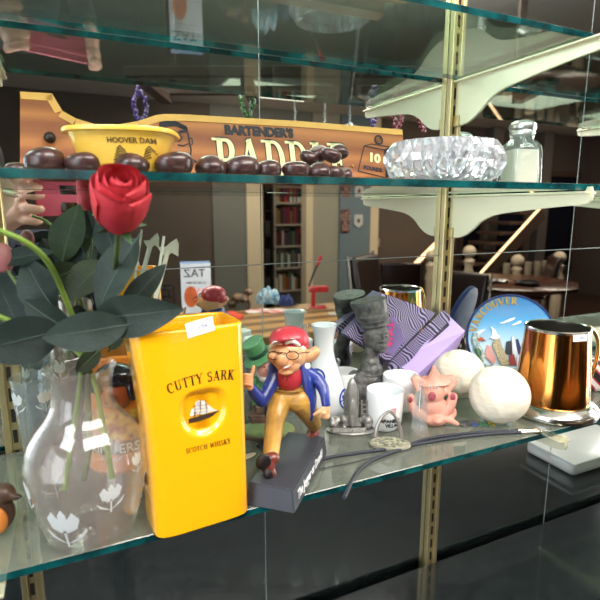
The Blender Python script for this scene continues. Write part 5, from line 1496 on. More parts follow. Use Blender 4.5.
for ex in (378.0, 386.6): 
    e = obj('carved_eye', ball(W(ex - .4, 336.5, dn - .0170 if ex < 382 else dn - .0140), (1.7 * K, .8 * K, .7 * K)), M_sto2, t)
bm = N()
rings = []
for (cx, cy, r, rr) in ((375, 325, 12.5, .12), (374, 322, 14.6, .10), (372, 314, 16.0, .06), (369.5, 306, 17.5, .03), (368, 301.5, 18.0, .0), (368, 300.0, 17.4, 0)):
    c = W(cx, cy, dn + .001)
    ring = []
    for k in range(40):
        a = 2 * PI * k / 40
        ring.append(Vector((c.x + r * K * math.cos(a), c.y + r * K * .92 * math.sin(a), c.z + r * K * .18 * math.cos(a) + .0 )))
    rings.append(ring)
loft(bm, rings)
crown = obj('crown', bm, M_sto, t, sharp=50)
def cband(cx, cy, r, hgt):
    c = W(cx, cy, dn + .001); bm = N(); R2 = []
    for (f, z) in ((.985, -hgt), (1.03, -hgt * .8), (1.03, hgt * .8), (.985, hgt)):
        R2.append([Vector((c.x + r * f * K * math.cos(2 * PI * k / 40), c.y + r * f * K * .92 * math.sin(2 * PI * k / 40), c.z + z + r * K * .18 * math.cos(2 * PI * k / 40))) for k in range(40)])
    loft(bm, R2, cap0=False, cap1=False); obj('crown_band', bm, M_sto2, crown)
cband(374.6, 323.5, 14.0, .0020); cband(373.2, 319, 15.3, .0010); cband(372, 314, 16.1, .0010)
bm = N()
c = W(371, 375, dn)
for i in range(6):
    rx = (13 + i * 1.7) * K; zz_ = W(371, 369 + i * 4.0, dn).z
    pts = [Vector((c.x + rx * math.cos(a), c.y - .001 - (12.2 + i * .55) * K * math.sin(a), zz_ - (3 + i * .7) * K * math.sin(a))) for a in [PI * k / 18 for k in range(19)]]
    for p_, q_ in zip(pts, pts[1:]): pass
    add_tube(bm, pts, .0010, seg=6)
obj('beaded_collar', bm, M_sto2, t)
obj('plinth', box((-15 * K, -.016, 0), (15 * K, .018, .006), .001), M_sto, t)

# ---- open lavender gift box leaning on the mirror ----
def gp_(x, y, Y): return ony(x, y, Y)
C1, C2 = gp_(390, 362, .606), gp_(443, 310, .606)
D1, D2 = gp_(417, 375, .570), gp_(465, 331, .578)
e = C2 - C1; tvec = (D1 - C1)
E1, E2 = C1 + Vector((-.012, .012, -.050)), C2 + Vector((-.004, .016, -.046))
F1, F2 = D1 + Vector((-.010, .008, -.034)), D2 + Vector((-.0, .018, -.040))
F1.z = max(F1.z, SH + .001); E1.z = max(E1.z, SH + .001)
P0 = (E1 + F1) / 2; P0.z = SH + .0003
t = thing('gift_box', 'open lavender gift box with wavy black stripes tipped against the mirror', 'box', P0, 0)
iv = inv_of(P0)
def wavy(name='wavy_print'):
    if name in MATS: return MATS[name]
    m = bpy.data.materials.new(name); m.use_nodes = True; nt = m.node_tree; b = nt.nodes['Principled BSDF']
    tc = nt.nodes.new('ShaderNodeTexCoord'); wv = nt.nodes.new('ShaderNodeTexWave')
    mp = nt.nodes.new('ShaderNodeMapping'); mp.inputs['Rotation'].default_value = (.3, .5, .2)
    nt.links.new(tc.outputs['Object'], mp.inputs[0]); nt.links.new(mp.outputs[0], wv.inputs[0])
    wv.inputs['Scale'].default_value = 80; wv.inputs['Distortion'].default_value = 18; wv.inputs['Detail'].default_value = 0; wv.inputs['Detail Scale'].default_value = .55
    r = nt.nodes.new('ShaderNodeValToRGB'); r.color_ramp.elements[0].position = .47; r.color_ramp.elements[1].position = .53
    r.color_ramp.elements[0].color = srgb('#34303f'); r.color_ramp.elements[1].color = srgb('#c3b2df')
    nt.links.new(wv.outputs[0], r.inputs[0]); nt.links.new(r.outputs[0], b.inputs['Base Color']); b.inputs['Roughness'].default_value = .4
    MATS[name] = m; return m
M_wav = wavy(); M_lav = mat('lavender_card', '#bba3e0', .45)
def hexa(pts, mis, mats_, name, parent):
    bm = N(); vs = [bm.verts.new(iv @ p) for p in pts]
    for f, mi in zip(((0, 1, 2, 3), (4, 7, 6, 5), (0, 4, 5, 1), (1, 5, 6, 2), (2, 6, 7, 3), (3, 7, 4, 0)), mis): bm.faces.new([vs[i] for i in f]).material_index = mi
    return obj(name, bm, None, parent, smooth=False, mats=mats_)
bx = hexa([C1, C2, D2, D1, E1, E2, F2, F1], (1, 1, 0, 1, 1, 0), [M_wav, M_lav], 'box_body', t)
nrm = (C2 - C1).cross(D1 - C1).normalized()
if nrm.dot(C0 - C1) < 0: nrm = -nrm
def onface(u, v): return C1 + (C2 - C1) * u + ((D1 - C1) * (1 - u) + (D2 - C2) * u) * v + nrm * .0006
bm = N()
nu = 20
for k in range(1):
    row0 = [bm.verts.new(iv @ onface(.0 + u / nu, .0)) for u in range(nu + 1)]
    row1 = [bm.verts.new(iv @ onface(.0 + u / nu, .42 + .05 * math.sin(u * .5))) for u in range(nu + 1)]
    for i in range(nu): bm.faces.new((row0[i], row0[i + 1], row1[i + 1], row1[i]))
bmesh.ops.solidify(bm, geom=bm.faces[:], thickness=.0004)
obj('printed_strip', bm, M_wav, bx, smooth=False)
S = lambda x, y: iv @ onface(x, y)
bm = N(); A, B, Cc, Dd = S(.48, .45), S(.92, .40), S(.90, .52), S(.60, .50)
bm.faces.new([bm.verts.new(q) for q in (A, B, Cc, Dd)]); bmesh.ops.solidify(bm, geom=bm.faces[:], thickness=.0006)
obj('slot', bm, mat('slot_dark', '#3e3648', .6), bx, smooth=False)
# the lid with the pink word
L1, L2 = gp_(345, 334, .616), gp_(383, 293, .626)
C1b, C2b = gp_(389, 361.5, .612), gp_(436, 313, .622)
n2 = (L1 - C1b).cross(C2b - C1b).normalized()
if n2.dot(C0 - C1b) > 0: n2 = -n2
q = [L1, L2, C2b, C1b]
lid = hexa(q + [p + n2 * .014 for p in q], (0, 0, 1, 0, 0, 1), [M_wav, mat('lavender_grey', '#77698c', .5)], 'lid', t)
def onlid(u, v): return iv @ (L1 * (1 - u) * (1 - v) + L2 * u * (1 - v) + C1b * (1 - u) * v + C2b * u * v - n2 * .0006)
bm = N(); pts = [onlid(u, v) for u, v in ((.02, .55), (.34, .33), (.60, .30), (.66, .48), (.40, .92), (.10, .96))]
bm.faces.new([bm.verts.new(p) for p in pts]); bmesh.ops.solidify(bm, geom=bm.faces[:], thickness=.0005)
obj('label_patch', bm, M_lav, lid, smooth=False)
O = onlid(.36, .62); ux = (onlid(.14, .56) - onlid(.54, .60)).normalized(); nn = -(n2); uz = nn.cross(ux).normalized() * -1
uy = -nn
uz = ux.cross(uy).normalized()
MM = Matrix(((ux.x, uy.x, uz.x, O.x - n2.x * .0008), (ux.y, uy.y, uz.y, O.y - n2.y * .0008), (ux.z, uy.z, uz.z, O.z - n2.z * .0008), (0, 0, 0, 1)))
font_text('lettering', 'TWA', .017, mat('hot_pink', '#e8508c', .4), lid, MM @ Rm(-.9, 'Y'), bold=.0006)

# ---- cups ----
M_cup = mat('white_cup', '#eceeef', .15, coat=.8)
def cup(label, P, r, hgt, d_, txt=False):
    b_ = Bd('sake_cup', label, 'cup', P)
    pr = [(0, 0), (r * .66, 0), (r * .78, hgt * .04), (r * .93, hgt * .16), (r * .98, hgt * .5), (r, hgt * .97), (r * .985, hgt), (r * .93, hgt * .985), (r * .91, hgt * .5), (r * .84, hgt * .18), (0, hgt * .12)]
    obj('cup_body', lathe(pr, seg=48), M_cup, b_.t)
    return b_
Pc = low(384, 427); Pc.z = SH + .0003; kc = .63 / FPX
bc_ = cup('white porcelain cup printed with two small words, behind the metal arch', Pc, 18.8 * kc, 41 * kc, .63)
R_ = 18.9 * kc
bnd = lambda z, dx: (lambda p: bend_c(R_ * .985 + .0002)(p + Vector((dx, 0, z))))
font_text('lettering', 'JAPANESE', .0062, mat('print_black', '#1c1c22'), bc_.t, I4, bend=bnd(.0175, .003), bold=.0002, sx=1.05)
font_text('lettering', 'VILLAGE', .0060, mat('print_black', '#1c1c22'), bc_.t, I4, bend=bnd(.0115, .0085), bold=.0002, sx=1.0)
bm = N(); add_prism(bm, [(-.0038, -.0035), (.0038, -.0035), (.0038, .0045), (-.0038, .0045)], .0003)
bmesh.ops.subdivide_edges(bm, edges=bm.edges[:], cuts=2)
for v in bm.verts: v.co = bend_c(R_ * .99)(v.co + Vector((.0075, -.0001, .030)))
obj('red_seal', bm, mat('seal_red', '#b8606a', .5, col2='#e6cfd0', scale=700), bc_.t, smooth=False)
Pc2 = low(400, 409); Pc2.z = SH + .0003
cup('plain white porcelain cup behind the pink figurine', Pc2, .0255, .050, .7)
Pc3 = Vector((.352, .612, SH + .0003))
cup('plain white porcelain cup half hidden behind the stone bust', Pc3, .020, .044, .7)

# ---- pewter shuttle souvenir ----
Psx = low(351, 430); Psx.z = SH + .0003
b_ = Bd('rocket_souvenir', 'pewter space shuttle souvenir with launch pad on an oval base', 'souvenir', Psx)
t = b_.t; W = b_.w; K = b_.d / FPX
M_pw = mat('pewter', '#aaa8a4', .38, metal=.45, var=.35, scale=90, bump=.3, bscale=300)
obj('base', lathe([(0, 0), (24 * K, 0), (25 * K, .0012), (23 * K, .0026), (0, .003)], seg=40, sy=.55), M_pw, t)
obj('name_plate', box((-20 * K, -.0145, .0026), (14 * K, -.011, .0085), .0004), M_pw, t, smooth=False)
font_text('lettering', 'KENNEDY SPACE', .0048, mat('pewter_light', '#cfccc8', .4, metal=.5), t, Tm(-3 * K, -.0147, .0055), bold=.0002, sx=1.05)
zt = (430 - 375) * K
obj('fuel_tank', lathe([(0, .003), (5 * K, .003), (5.2 * K, .006), (5.2 * K, zt * .78), (4.2 * K, zt * .88), (2 * K, zt * .97), (0, zt)], seg=24), M_pw, t)
for s in (-1, 1): obj('booster', lathe([(0, .003), (2.4 * K, .003), (1.7 * K, .010), (1.7 * K, zt * .66), (1.0 * K, zt * .75), (0, zt * .78)], seg=16, M=Tm(s * 5.6 * K, .002, 0)), M_pw, t)
obj('orbiter', lathe([(0, .010), (3.4 * K, .011), (3.6 * K, zt * .45), (2.6 * K, zt * .6), (0, zt * .68)], seg=18, M=Tm(0, -6.5 * K, 0)), M_pw, t)
obj('wing', prism([(-9 * K, .009), (9 * K, .009), (9 * K, .013), (3.4 * K, zt * .40), (-3.4 * K, zt * .40), (-9 * K, .013)], .0016, M=Tm(0, -6.8 * K, 0)), M_pw, t, smooth=False)
obj('tail_fin', box((-.0006, -12 * K, .010), (.0006, -8 * K, zt * .25), .0003), M_pw, t, smooth=False)
rnd = random.Random(2)
fuse('launch_smoke', [((rnd.uniform(-20, -7) * K if i % 2 else rnd.uniform(8, 21) * K, rnd.uniform(-.009, .006), .006 + rnd.uniform(0, .013)), rnd.uniform(.0028, .0048)) for i in range(34)], [], M_pw, t, vox=.0010, sm=0)
bm = N()
for x in (10, 15): add_box(bm, (x * K, .002, .003), ((x + 1.2) * K, .004, zt * .55))
for i in range(5): add_box(bm, (10 * K, .002, .008 + i * .006), (16 * K, .004, .0092 + i * .006))
obj('launch_tower', bm, M_pw, t, smooth=False)

# ---- metal arch souvenir ----
Pa_ = low(390, 446); Pa_.z = SH + .0003
b_ = Bd('arch_souvenir', 'small pewter arch rising from an oval medallion with engraved pattern', 'souvenir', Pa_)
t = b_.t; W = b_.w; K = b_.d / FPX
ov = Rm(-.10, 'Z')
obj('medallion', lathe([(0, .0), (19 * K, 0), (20.5 * K, .0015), (20 * K, .004), (18.5 * K, .0048), (18 * K, .0042), (0, .0046)], seg=48, sy=.62, M=ov), mat('medallion_metal', '#b5b09c', .35, metal=.6), t)
obj('engraving', lathe([(0, .0047), (17.4 * K, .0045), (17.4 * K, .0050), (0, .0052)], seg=40, sy=.62, M=ov), mat('engraved', '#3e4638', .45, col2='#c8c3aa', scale=220, metal=.3), t)
ap = [W(375.5, 437, b_.d + .016), W(377, 427, b_.d + .015), W(381.5, 417.5, b_.d + .014), W(388, 412, b_.d + .013), W(393, 413.5, b_.d + .012), W(398, 422, b_.d + .011), W(400.5, 431, b_.d + .010), W(401, 438, b_.d + .009)]
for i in (0, -1): ap[i].z = .0044
obj('arch', tube(smooth_path(ap, 6), [.0030, .0021, .0019, .0022, .0030], seg=8), mat('arch_metal', '#9b948e', .35, metal=.7), t)

# ---- miniature bottle ----
Pb_ = low(419, 434); Pb_.z = SH + .0003
b_ = Bd('miniature_bottle', 'miniature clear fluted glass soda bottle before the pink figurine', 'bottle', Pb_)
K = b_.d / FPX
mp_ = [(0, 0), (8, 0), (8.8, 2), (8.6, 8), (7.4, 15), (8.0, 24), (7.8, 32), (6.0, 40), (3.6, 47), (3.0, 52), (3.6, 53), (3.6, 56), (2.6, 56), (2.4, 50), (3, 46), (5.2, 39), (6.8, 31), (6.8, 24), (6.4, 15), (7.2, 6), (0, 5)]
obj('glass_body', lathe([(a * K, z * K) for a, z in mp_], seg=40, fn=lambda a, r, z: r * (1 + .035 * math.cos(10 * a)) if 14 * K < z < 44 * K else r), clear_glass('mini_glass', '#fbfcfb', 1.0, .03, 1.7, haze=.06), b_.t)

# ---- pink ceramic figurine ----
Pp = low(437, 424); Pp.z = SH + .0003
b_ = Bd('pink_figurine', 'pink lounging creature figurine with pointed hat and dark red open mouth', 'figurine', Pp)
t = b_.t; W = b_.w; dp = b_.d; K = dp / FPX
M_pk = mat('pink_bisque', '#e0a08c', .5, var=.12, scale=60, sss=.1)
M_mr = mat('maroon_glaze', '#8a3245', .5, col2='#b8606a', scale=120)
bd_ = fuse('creature_body', [(W(434, 408, dp), (13 * K, 10 * K, 14 * K)), (W(433, 393, dp - .003), (11.5 * K, 10 * K, 12 * K)), (W(434, 418, dp), (14 * K, 12 * K, 7 * K)), (W(411, 399, dp - .004), (4.2 * K, 4 * K, 5.5 * K)), (W(437, 420, dp - .012), (6 * K, 6 * K, 4 * K)), (W(433, 390, dp - .012), (4 * K, 3 * K, 3 * K))],
     [((W(435, 385, dp + .002), W(434.5, 376, dp + .003), W(434, 367, dp + .004)), (10.5 * K, 5.5 * K, 1.4 * K)),
      ((W(425, 384, dp), W(419, 381, dp - .002), W(414.5, 378.5, dp - .002), W(418, 389, dp - .004)), (4 * K, 4.2 * K, 4.2 * K, 3 * K)),
      ((W(444, 382, dp), W(452, 378.5, dp - .002), W(452, 385, dp - .003), W(444, 392, dp - .004)), (4.5 * K, 4.4 * K, 3.8 * K, 3.4 * K)),
      ((W(411, 401, dp - .004), W(415, 411, dp - .004), W(424, 417, dp - .002)), (4 * K, 4.6 * K, 6 * K)),
      ((W(453, 397, dp - .010), W(449, 407, dp - .008), W(441, 414, dp - .004)), (4.6 * K, 5.4 * K, 7 * K)),
      ((W(440, 418, dp - .008), W(449, 420, dp - .010), W(457.5, 424, dp - .010)), (5 * K, 3.4 * K, 2 * K)),
      ((W(452, 408, dp - .006), W(454, 414, dp - .006), W(448, 420, dp - .006)), (3 * K, 2.6 * K, 2.6 * K))], M_pk, t, vox=.0011, sm=1)
hatM = Matrix.Translation(W(434.5, 381, dp - .002)) @ Rm(-.12, 'Y') @ Rm(.15, 'X')
bm = N(); add_lathe(bm, [(0, .0005), (15.5 * K, -.0008), (16.5 * K, .0002), (15 * K, .0018), (8 * K, .0035), (6.0 * K, 5.5 * K), (3.6 * K, 11 * K), (1.2 * K, 16.5 * K), (0, 17 * K)], seg=48, M=hatM, fn=lambda a, r, z: r)
for v in bm.verts:
    l = hatM.inverted() @ v.co; rr = math.hypot(l.x, l.y); a = math.atan2(l.y, l.x)
    if rr > 9 * K: v.co.z += .0011 * math.sin(3 * a + .5) * (rr / (16 * K)); v.co.y = hatM.translation.y + (v.co.y - hatM.translation.y) * .66
obj('pointed_hat', bm, M_pk, t)
obj('open_mouth', ball(W(432, 396.5, dp - .0150), (4.0 * K, 2.0 * K, 4.6 * K)), M_mr, t)
obj('hat_patch', ball(W(435.2, 372, dp - .0060), (2.6 * K, 1.6 * K, 5.0 * K)), M_mr, t)
obj('sole_patch', ball(W(453, 397.5, dp - .0145), (2.8 * K, 1.6 * K, 4.6 * K)), M_mr, t)
obj('sole_patch', ball(W(410.5, 400, dp - .0080), (2.2 * K, 1.6 * K, 3.4 * K)), M_mr, t)
for ex in (430.5, 436.5): 
    e = obj('eye', ball(W(ex, 387.0, dp - .0165), (1.7 * K, 1.2 * K, 1.5 * K)), mat('eye_white', '#ded6d6', .4), t)
    obj('pupil', ball(W(ex + .3, 386.8, dp - .0180), (.7 * K, .5 * K, .7 * K)), mat('painted_black', '#181818'), e)

# ---- two white papery balls ----
def paper_ball(label, px, py, r, d, seed):
    P = at(px, py, d); rr = r * d / FPX; P.z = SH + .0003
    b_ = Bd('decorative_ball', label, 'ball', P, random.uniform(0, 3), 'white papery balls')
    rnd = random.Random(seed); bm = N(); add_ball(bm, (0, 0, 0), 1, seg=72, rings=40)
    ph_ = [rnd.uniform(0, 6) for _ in range(4)]
    for v in bm.verts:
        c = v.co; a = math.atan2(c.y, c.x); s = math.sqrt(max(0, 1 - c.z * c.z))
        k = 1 + .012 * math.sin(9 * a + ph_[0] + 2 * c.z) * s + .008 * math.sin(17 * a + ph_[1]) * s + .02 * math.sin(3 * c.z + ph_[2]) + .01 * math.sin(3 * a + ph_[3])
        v.co = Vector((c.x * k * rr, c.y * k * rr, (c.z * k * .94) * rr + rr * .93))
    Mx = Tm(0, 0, rr * .93) @ Rm(rnd.uniform(-.5, .5), 'X') @ Rm(.6, 'Y') @ Tm(0, 0, -rr * .93)
    bmesh.ops.transform(bm, matrix=Mx, verts=bm.verts)
    mz = min(v.co.z for v in bm.verts)
    for v in bm.verts: v.co.z -= mz
    obj('papery_shell', bm, mat('papery_white', '#f0e8d6', .6, col2='#e2d8c0', scale=30, bump=.5, bscale=70, stretch=(1, 1, 5), sss=.1), b_.t)
paper_ball('round white papery ball in front, touching the tankard', 499, 392, 29.5, .656, 1)
paper_ball('round white papery ball behind the pink figurine', 458, 377, 25.5, .745, 2)

# ---- souvenir plate ----
Pl = Vector((.632, .560, SH + .0003)); RPl = .0725
b_ = Bd('souvenir_plate', 'round blue souvenir plate with raised city skyline and gold VANCOUVER lettering', 'plate', Pl, -YAW - .10)
t = b_.t
Mt = Rm(-.30, 'X') @ Tm(0, 0, RPl)
ROLL = .42                      # the plate is turned a little on its rim
def grad():
    m = bpy.data.materials.new('plate_sky_print'); m.use_nodes = True; nt = m.node_tree; b = nt.nodes['Principled BSDF']
    tc = nt.nodes.new('ShaderNodeTexCoord'); sp2 = nt.nodes.new('ShaderNodeSeparateXYZ'); r = nt.nodes.new('ShaderNodeValToRGB')
    mr = nt.nodes.new('ShaderNodeMapRange'); mr.inputs[1].default_value = .03; mr.inputs[2].default_value = .14
    nt.links.new(tc.outputs['Object'], sp2.inputs[0]); nt.links.new(sp2.outputs[2], mr.inputs[0]); nt.links.new(mr.outputs[0], r.inputs[0]); nt.links.new(r.outputs[0], b.inputs['Base Color'])
    r.color_ramp.elements[0].color = srgb('#c3dcec'); r.color_ramp.elements[1].color = srgb('#1f7fcb'); r.color_ramp.elements[0].position = .2
    e = r.color_ramp.elements.new(.6); e.color = srgb('#55a9e2')
    b.inputs['Roughness'].default_value = .25; b.inputs['Coat Weight'].default_value = .5; return m
Mdisc = Mt @ Rm(PI / 2, 'X')      # lathe axis towards the viewer (-y)
obj('plate_face', lathe([(0, .0015), (RPl * .90, .0015), (RPl * .955, .004), (RPl * .955, -.002), (0, -.003)], seg=72, M=Mdisc), grad(), t)
obj('rim', lathe([(RPl * .945, .0035), (RPl * .965, .0052), (RPl * .99, .0048), (RPl, .002), (RPl * .98, -.003), (RPl * .8, -.006), (0, -.006), (0, -.004), (RPl * .94, -.002)], seg=72, M=Mdisc), mat('plate_navy', '#1a2a66', .6), t)
M_gold = mat('gilt', '#b59a55', .35, metal=.5)
Mf = Mt @ Tm(0, -.0018, 0)
RT_ = RPl * .765
def plv(u, v):
    a = PI / 2 + .62 - u / RT_
    return ((RT_ + v) * math.cos(a), (RT_ + v) * math.sin(a))
hV = .0122
serif_text('lettering', 'VANCOUVER', hV, M_gold, t, Mf, place=plv, t=.0012, fat=1.5, sx=.92)
ms = {}
def rel(name, pts, col, th=.0018, rough=.4, **k):
    Mq = Mf @ Rm(ROLL * 0, 'Y')
    pts = [(a - 13, b - 4) for a, b in pts]; pts = [(a, b) if math.hypot(a, b) < 63 else (a * 63 / math.hypot(a, b), b * 63 / math.hypot(a, b)) for a, b in pts]
    bm = N(); add_prism(bm, [(a * .001, b * .001) for a, b in pts], th, M=Mq @ Tm(0, -th, 0), bevel=.0003)
    return obj(name, bm, mat(col[0], col[1], rough, **k), t, smooth=False)
rel('cloud', [(-6, 28), (2, 31), (12, 36), (20, 38), (17, 34), (8, 30), (0, 27)], ('relief_white', '#f1f3f5'))
rel('cloud', [(14, 26), (20, 29), (27, 33), (30, 31), (24, 27), (17, 25)], ('relief_white', '#f1f3f5'))
rel('viewing_tower', [(-18, -8), (-4, -42), (9, -38), (-7, 3), (-15, 1)], ('relief_tower', '#c9bb9a'), .004, col2='#8c8064', scale=500)
rel('tower_top', [(-22, 4), (-14, 10), (-5, 7), (-8, 3), (-14, 1)], ('relief_white', '#f1f3f5'), .004)
rel('tower_top', [(-18, 8), (-17, 16), (-21, 23), (-13, 17), (-9, 8)], ('relief_white', '#f1f3f5'), .003)
rel('tall_block', [(-30, -26), (-26, -8), (-20, -10), (-12, -32), (-16, -40)], ('relief_pink', '#d59a93'), .003)
rel('tall_block', [(2, -22), (5, -2), (12, 0), (14, -24)], ('relief_dark', '#33343d'), .003)
rel('tall_block', [(14, -26), (13, 6), (17, 7), (22, -20)], ('relief_light', '#cfd3da'), .003)
rel('tall_block', [(22, -20), (20, 2), (23, 3), (28, -14), (27, -24)], ('relief_navy', '#25305a'), .003)
rel('tall_block', [(8, -40), (9, -24), (16, -22), (20, -40)], ('relief_rust', '#8a3b3a'), .0035)
rel('tall_block', [(20, -46), (20, -26), (30, -22), (34, -36)], ('relief_light', '#cfd3da'), .0035)
rel('trees', [(-58, -24), (-54, -14), (-46, -16), (-40, -12), (-34, -20), (-36, -30), (-44, -44), (-52, -38)], ('relief_green', '#2c6a3a'), .004, bump=.8, bscale=300)
rel('carved_bird', [(-52, 2), (-47, 12), (-40, 10), (-35, 4), (-38, -8), (-44, -12), (-50, -6)], ('relief_cream', '#d8d3c4'), .004, col2='#4a8a9c', scale=250)
rel('bird_wing', [(-45, 10), (-36, 16), (-27, 18), (-34, 12), (-42, 6)], ('relief_white', '#f1f3f5'), .003)
rel('bird_beak', [(-42, 2), (-34, 4), (-28, -2), (-34, 0), (-40, -4)], ('relief_red', '#c4512c'), .0045)
rel('totem', [(-44, -12), (-38, -8), (-28, -24), (-32, -36), (-38, -30)], ('relief_cream', '#d8d3c4'), .004)
rel('shore', [(-36, -52), (-30, -38), (-10, -44), (20, -44), (34, -40), (20, -58), (-10, -62)], ('relief_cream', '#d8d3c4'), .003)
obj('display_stand', tube([(-.03, -.010, .0015), (-.03, .020, .0015), (-.03, .026, .04), (.03, .026, .04), (.03, .020, .0015), (.03, -.010, .0015)], .0012, seg=8), mat('black_wire', '#191615'), t)

# ---- copper tankard ----
Pm = Vector((.596, .459, SH + .0003))
b_ = Bd('tankard', 'polished copper coloured tankard with silver foot ring and price sticker', 'tankard', Pm)
t = b_.t; K = b_.d / FPX
M_cop = mat('polished_copper', '#c8843f', .13, metal=1.0); M_slv = mat('polished_silver', '#c9c6bf', .18, metal=1.0)
HM = .120
obj('foot_ring', lathe([(0, 0), (.056, 0), (.0605, .002), (.0615, .006), (.0595, .0105), (.056, .013), (.053, .0165), (.0495, .018), (0, .018)], seg=72), M_slv, t)
obj('tankard_body', lathe([(.0478, .017), (.0478, .021), (.0465, .05), (.0432, .09), (.0408, HM - .003), (.0395, HM - .003), (.042, .09), (.045, .05), (.046, .02), (0, .02)], seg=72), M_cop, t)
obj('lip', lathe([(.0402, HM - .004), (.0418, HM - .003), (.0420, HM), (.0405, HM + .0012), (.0392, HM), (.0388, HM - .006), (.0402, HM - .02), (.0440, .05), (.0452, .024), (0, .0235), (0, .0225), (.046, .022), (.0448, .05), (.0412, HM - .02)], seg=72), M_slv, t)
hp = smooth_path([(.040, .010, HM - .012), (.053, .014, HM - .006), (.066, .016, HM - .022), (.068, .016, .07), (.060, .014, .040), (.050, .012, .028), (.046, .010, .034)], 8)
obj('handle', tube(hp, [.0042, .0046, .0046, .004, .003], flat=.6), mat('brass_handle', '#c9a868', .2, metal=1), t)
s = obj('price_sticker', box((-.0102, -.0003, -.0045), (.0102, 0, .0045), .0001), mat('sticker_white', '#eef0f6'), t, smooth=False)
s.location = (.008, -.0418, HM - .0055); s.rotation_euler = (-.04, 0, .2)
font_text('price_figure', '104', .0042, mat('sticker_ink', '#9aa0b4'), s, Tm(.002, -.0005, 0))

# ---- bolo tie with braided black cords ----
cp = [low(539, 433.5), low(500, 435), low(462, 438.5), low(425, 444.5), low(392, 450), low(355, 455), low(328, 459.5), low(312, 465)]
cp2 = [low(536, 432), low(500, 433), low(462, 435.5), low(425, 441), low(398, 452.0), low(372, 462), low(356, 476), low(344, 500)]
P0 = cp[3].copy(); P0.z = SH + .0003
t = thing('bolo_tie', 'braided black cord tie with silver tips lying along the shelf edge', 'bolo tie', P0, 0)
iv = inv_of(P0)
M_cord = mat('braided_cord', '#20222a', .45, col2='#3a3e4a', scale=900)
for pts in (cp, cp2):
    q = [iv @ (p + Vector((0, 0, .0022))) for p in pts]
    S_ = smooth_path(q, 14)
    bm = N(); S_ = [p for i, p in enumerate(S_)]
    fine = []
    for a, b in zip(S_, S_[1:]):
        for k in range(3): fine.append(a.lerp(b, k / 3))
    add_tube(bm, fine, [.0019 + (.0003 if i % 4 < 2 else 0) for i in range(len(fine))], seg=10)
    obj('cord', bm, M_cord, t)
    d_ = (q[0] - q[1]).normalized()
    obj('silver_tip', tube([q[0] - d_ * .024, q[0] - d_ * .020, q[0] - d_ * .004, q[0], q[0] + d_ * .003], [.0026, .0029, .0027, .0033, .0015], seg=14), M_slv, t)
# thin wire
wp = [low(318, 470), low(350, 464), low(386, 455), low(412, 450)]
o = obj('thin_cord', tube(smooth_path([p + Vector((0, 0, .0012)) for p in wp], 8), .0006, seg=6), mat('thin_black', '#26282c', .5))
tag(o, 'thin black cord lying on the glass before the metal arch', 'cord')
# small shell and flat bits
P0 = low(467, 424); P0.z = SH + .0003
t = thing('seashell', 'small flat grey ribbed shell beside the foot of the pink figurine', 'shell', P0, .4)
bm = N(); n = 16; cv = bm.verts.new((0, -.010, .001)); ring = []
for k in range(n + 1):
    a = math.radians(-10 + 200 * k / n); r = .0115 * (1 + .05 * (k % 2))
    ring.append(bm.verts.new((r * math.cos(a), r * math.sin(a) * .9, .001 + (.0012 if k % 2 else 0))))
mid_ = [bm.verts.new((v.co.x * .6, v.co.y * .6 - .002, .0035 + (.0008 if k % 2 else 0))) for k, v in enumerate(ring)]
for k in range(n): bm.faces.new((cv, mid_[k], mid_[k + 1])); bm.faces.new((mid_[k], ring[k], ring[k + 1], mid_[k + 1]))
bmesh.ops.solidify(bm, geom=bm.faces[:], thickness=.0009)
mz = min(v.co.z for v in bm.verts)
for v in bm.verts: v.co.z -= mz
obj('shell_body', bm, mat('shell_grey', '#7c7f78', .5, col2='#55585a', scale=200), t, smooth=False)
P0 = low(246, 458); P0.z = SH + .0003
t = thing('dried_leaf', 'pale dried leaf lying between the pitcher and the black base', 'leaf', P0, .3)
bm = N(); add_ball(bm, (0, 0, .0012), (.014, .005, .0012), seg=20, rings=8); obj('leaf_blade', bm, mat('dried_pale', '#b9b09a', .6), t)
P0 = low(262, 447); P0.z = SH + .0003
t = thing('brooch', 'small dark metal insect brooch before the gnome figurine', 'brooch', P0, .3)
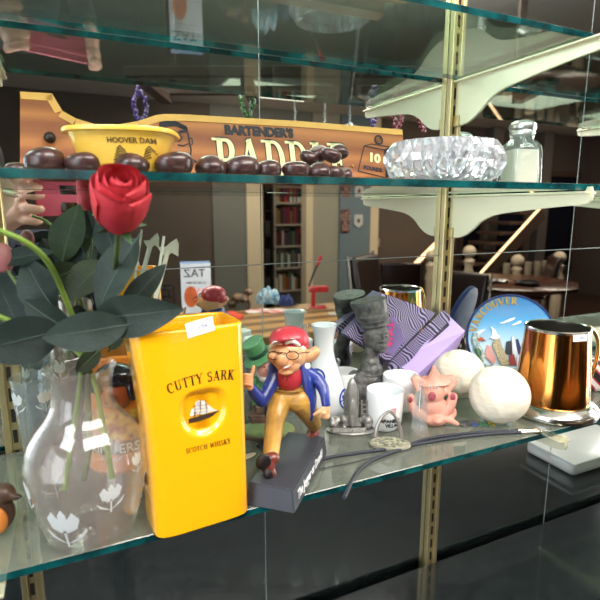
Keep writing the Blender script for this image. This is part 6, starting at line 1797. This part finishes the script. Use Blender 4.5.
bm = N(); add_ball(bm, (0, 0, .003), (.009, .0045, .003), seg=16, rings=8); add_ball(bm, (.009, 0, .003), (.003, .003, .0026), seg=12, rings=8)
for i in range(3):
    for s in (-1, 1): add_tube(bm, [(-.004 + i * .004, 0, .003), (-.005 + i * .005, s * .007, .004), (-.006 + i * .006, s * .010, .0006)], .0005, seg=6)
obj('insect_body', bm, mat('dark_pewter', '#33363b', .3, metal=.7), t)
# coloured letter magnet strip
pts = [low(452, 420), low(496, 421), low(494, 428.5), low(452, 430)]
P0 = sum(pts, Vector()) / 4; P0.z = SH + .0003
t = thing('letter_strip', 'flat strip of purple, blue, green and yellow letters lying on the glass', 'letter strip', P0, -YAW)
for i, (ch, c) in enumerate((('S', '#8a4a78'), ('E', '#3f5f9c'), ('A', '#3f8a5c'), ('T', '#c9b83a'))):
    font_text('letter', ch, .014, mat('strip_' + ch, c, .5), t, Tm(-.012 + i * .0125, 0, .0006) @ Rm(-PI / 2, 'X'), bold=.0008, extrude=.0005)
# striped cloth at right beyond the tankard
P0 = Vector((.70, .50, SH + .0003))
t = thing('striped_cloth', 'folded red, white and black striped cloth at the right beyond the tankard', 'cloth', P0, -YAW)
bm = N(); add_box(bm, (-.03, -.02, 0), (.05, .03, .05), .010, 3)
for v in bm.verts: v.co.x += .012 * math.sin(v.co.z * 90)
m = bpy.data.materials.new('striped_fabric'); m.use_nodes = True; nt = m.node_tree; b = nt.nodes['Principled BSDF']
tc = nt.nodes.new('ShaderNodeTexCoord'); wv = nt.nodes.new('ShaderNodeTexWave'); wv.bands_direction = 'DIAGONAL'; wv.inputs['Scale'].default_value = 22; r = nt.nodes.new('ShaderNodeValToRGB'); r.color_ramp.interpolation = 'CONSTANT'
r.color_ramp.elements[0].color = srgb('#18181c'); r.color_ramp.elements[1].position = .4; r.color_ramp.elements[1].color = srgb('#b3283c'); e = r.color_ramp.elements.new(.75); e.color = srgb('#dcd8d4')
nt.links.new(tc.outputs['Object'], wv.inputs[0]); nt.links.new(wv.outputs[0], r.inputs[0]); nt.links.new(r.outputs[0], b.inputs['Base Color'])
obj('folded_fabric', bm, m, t)
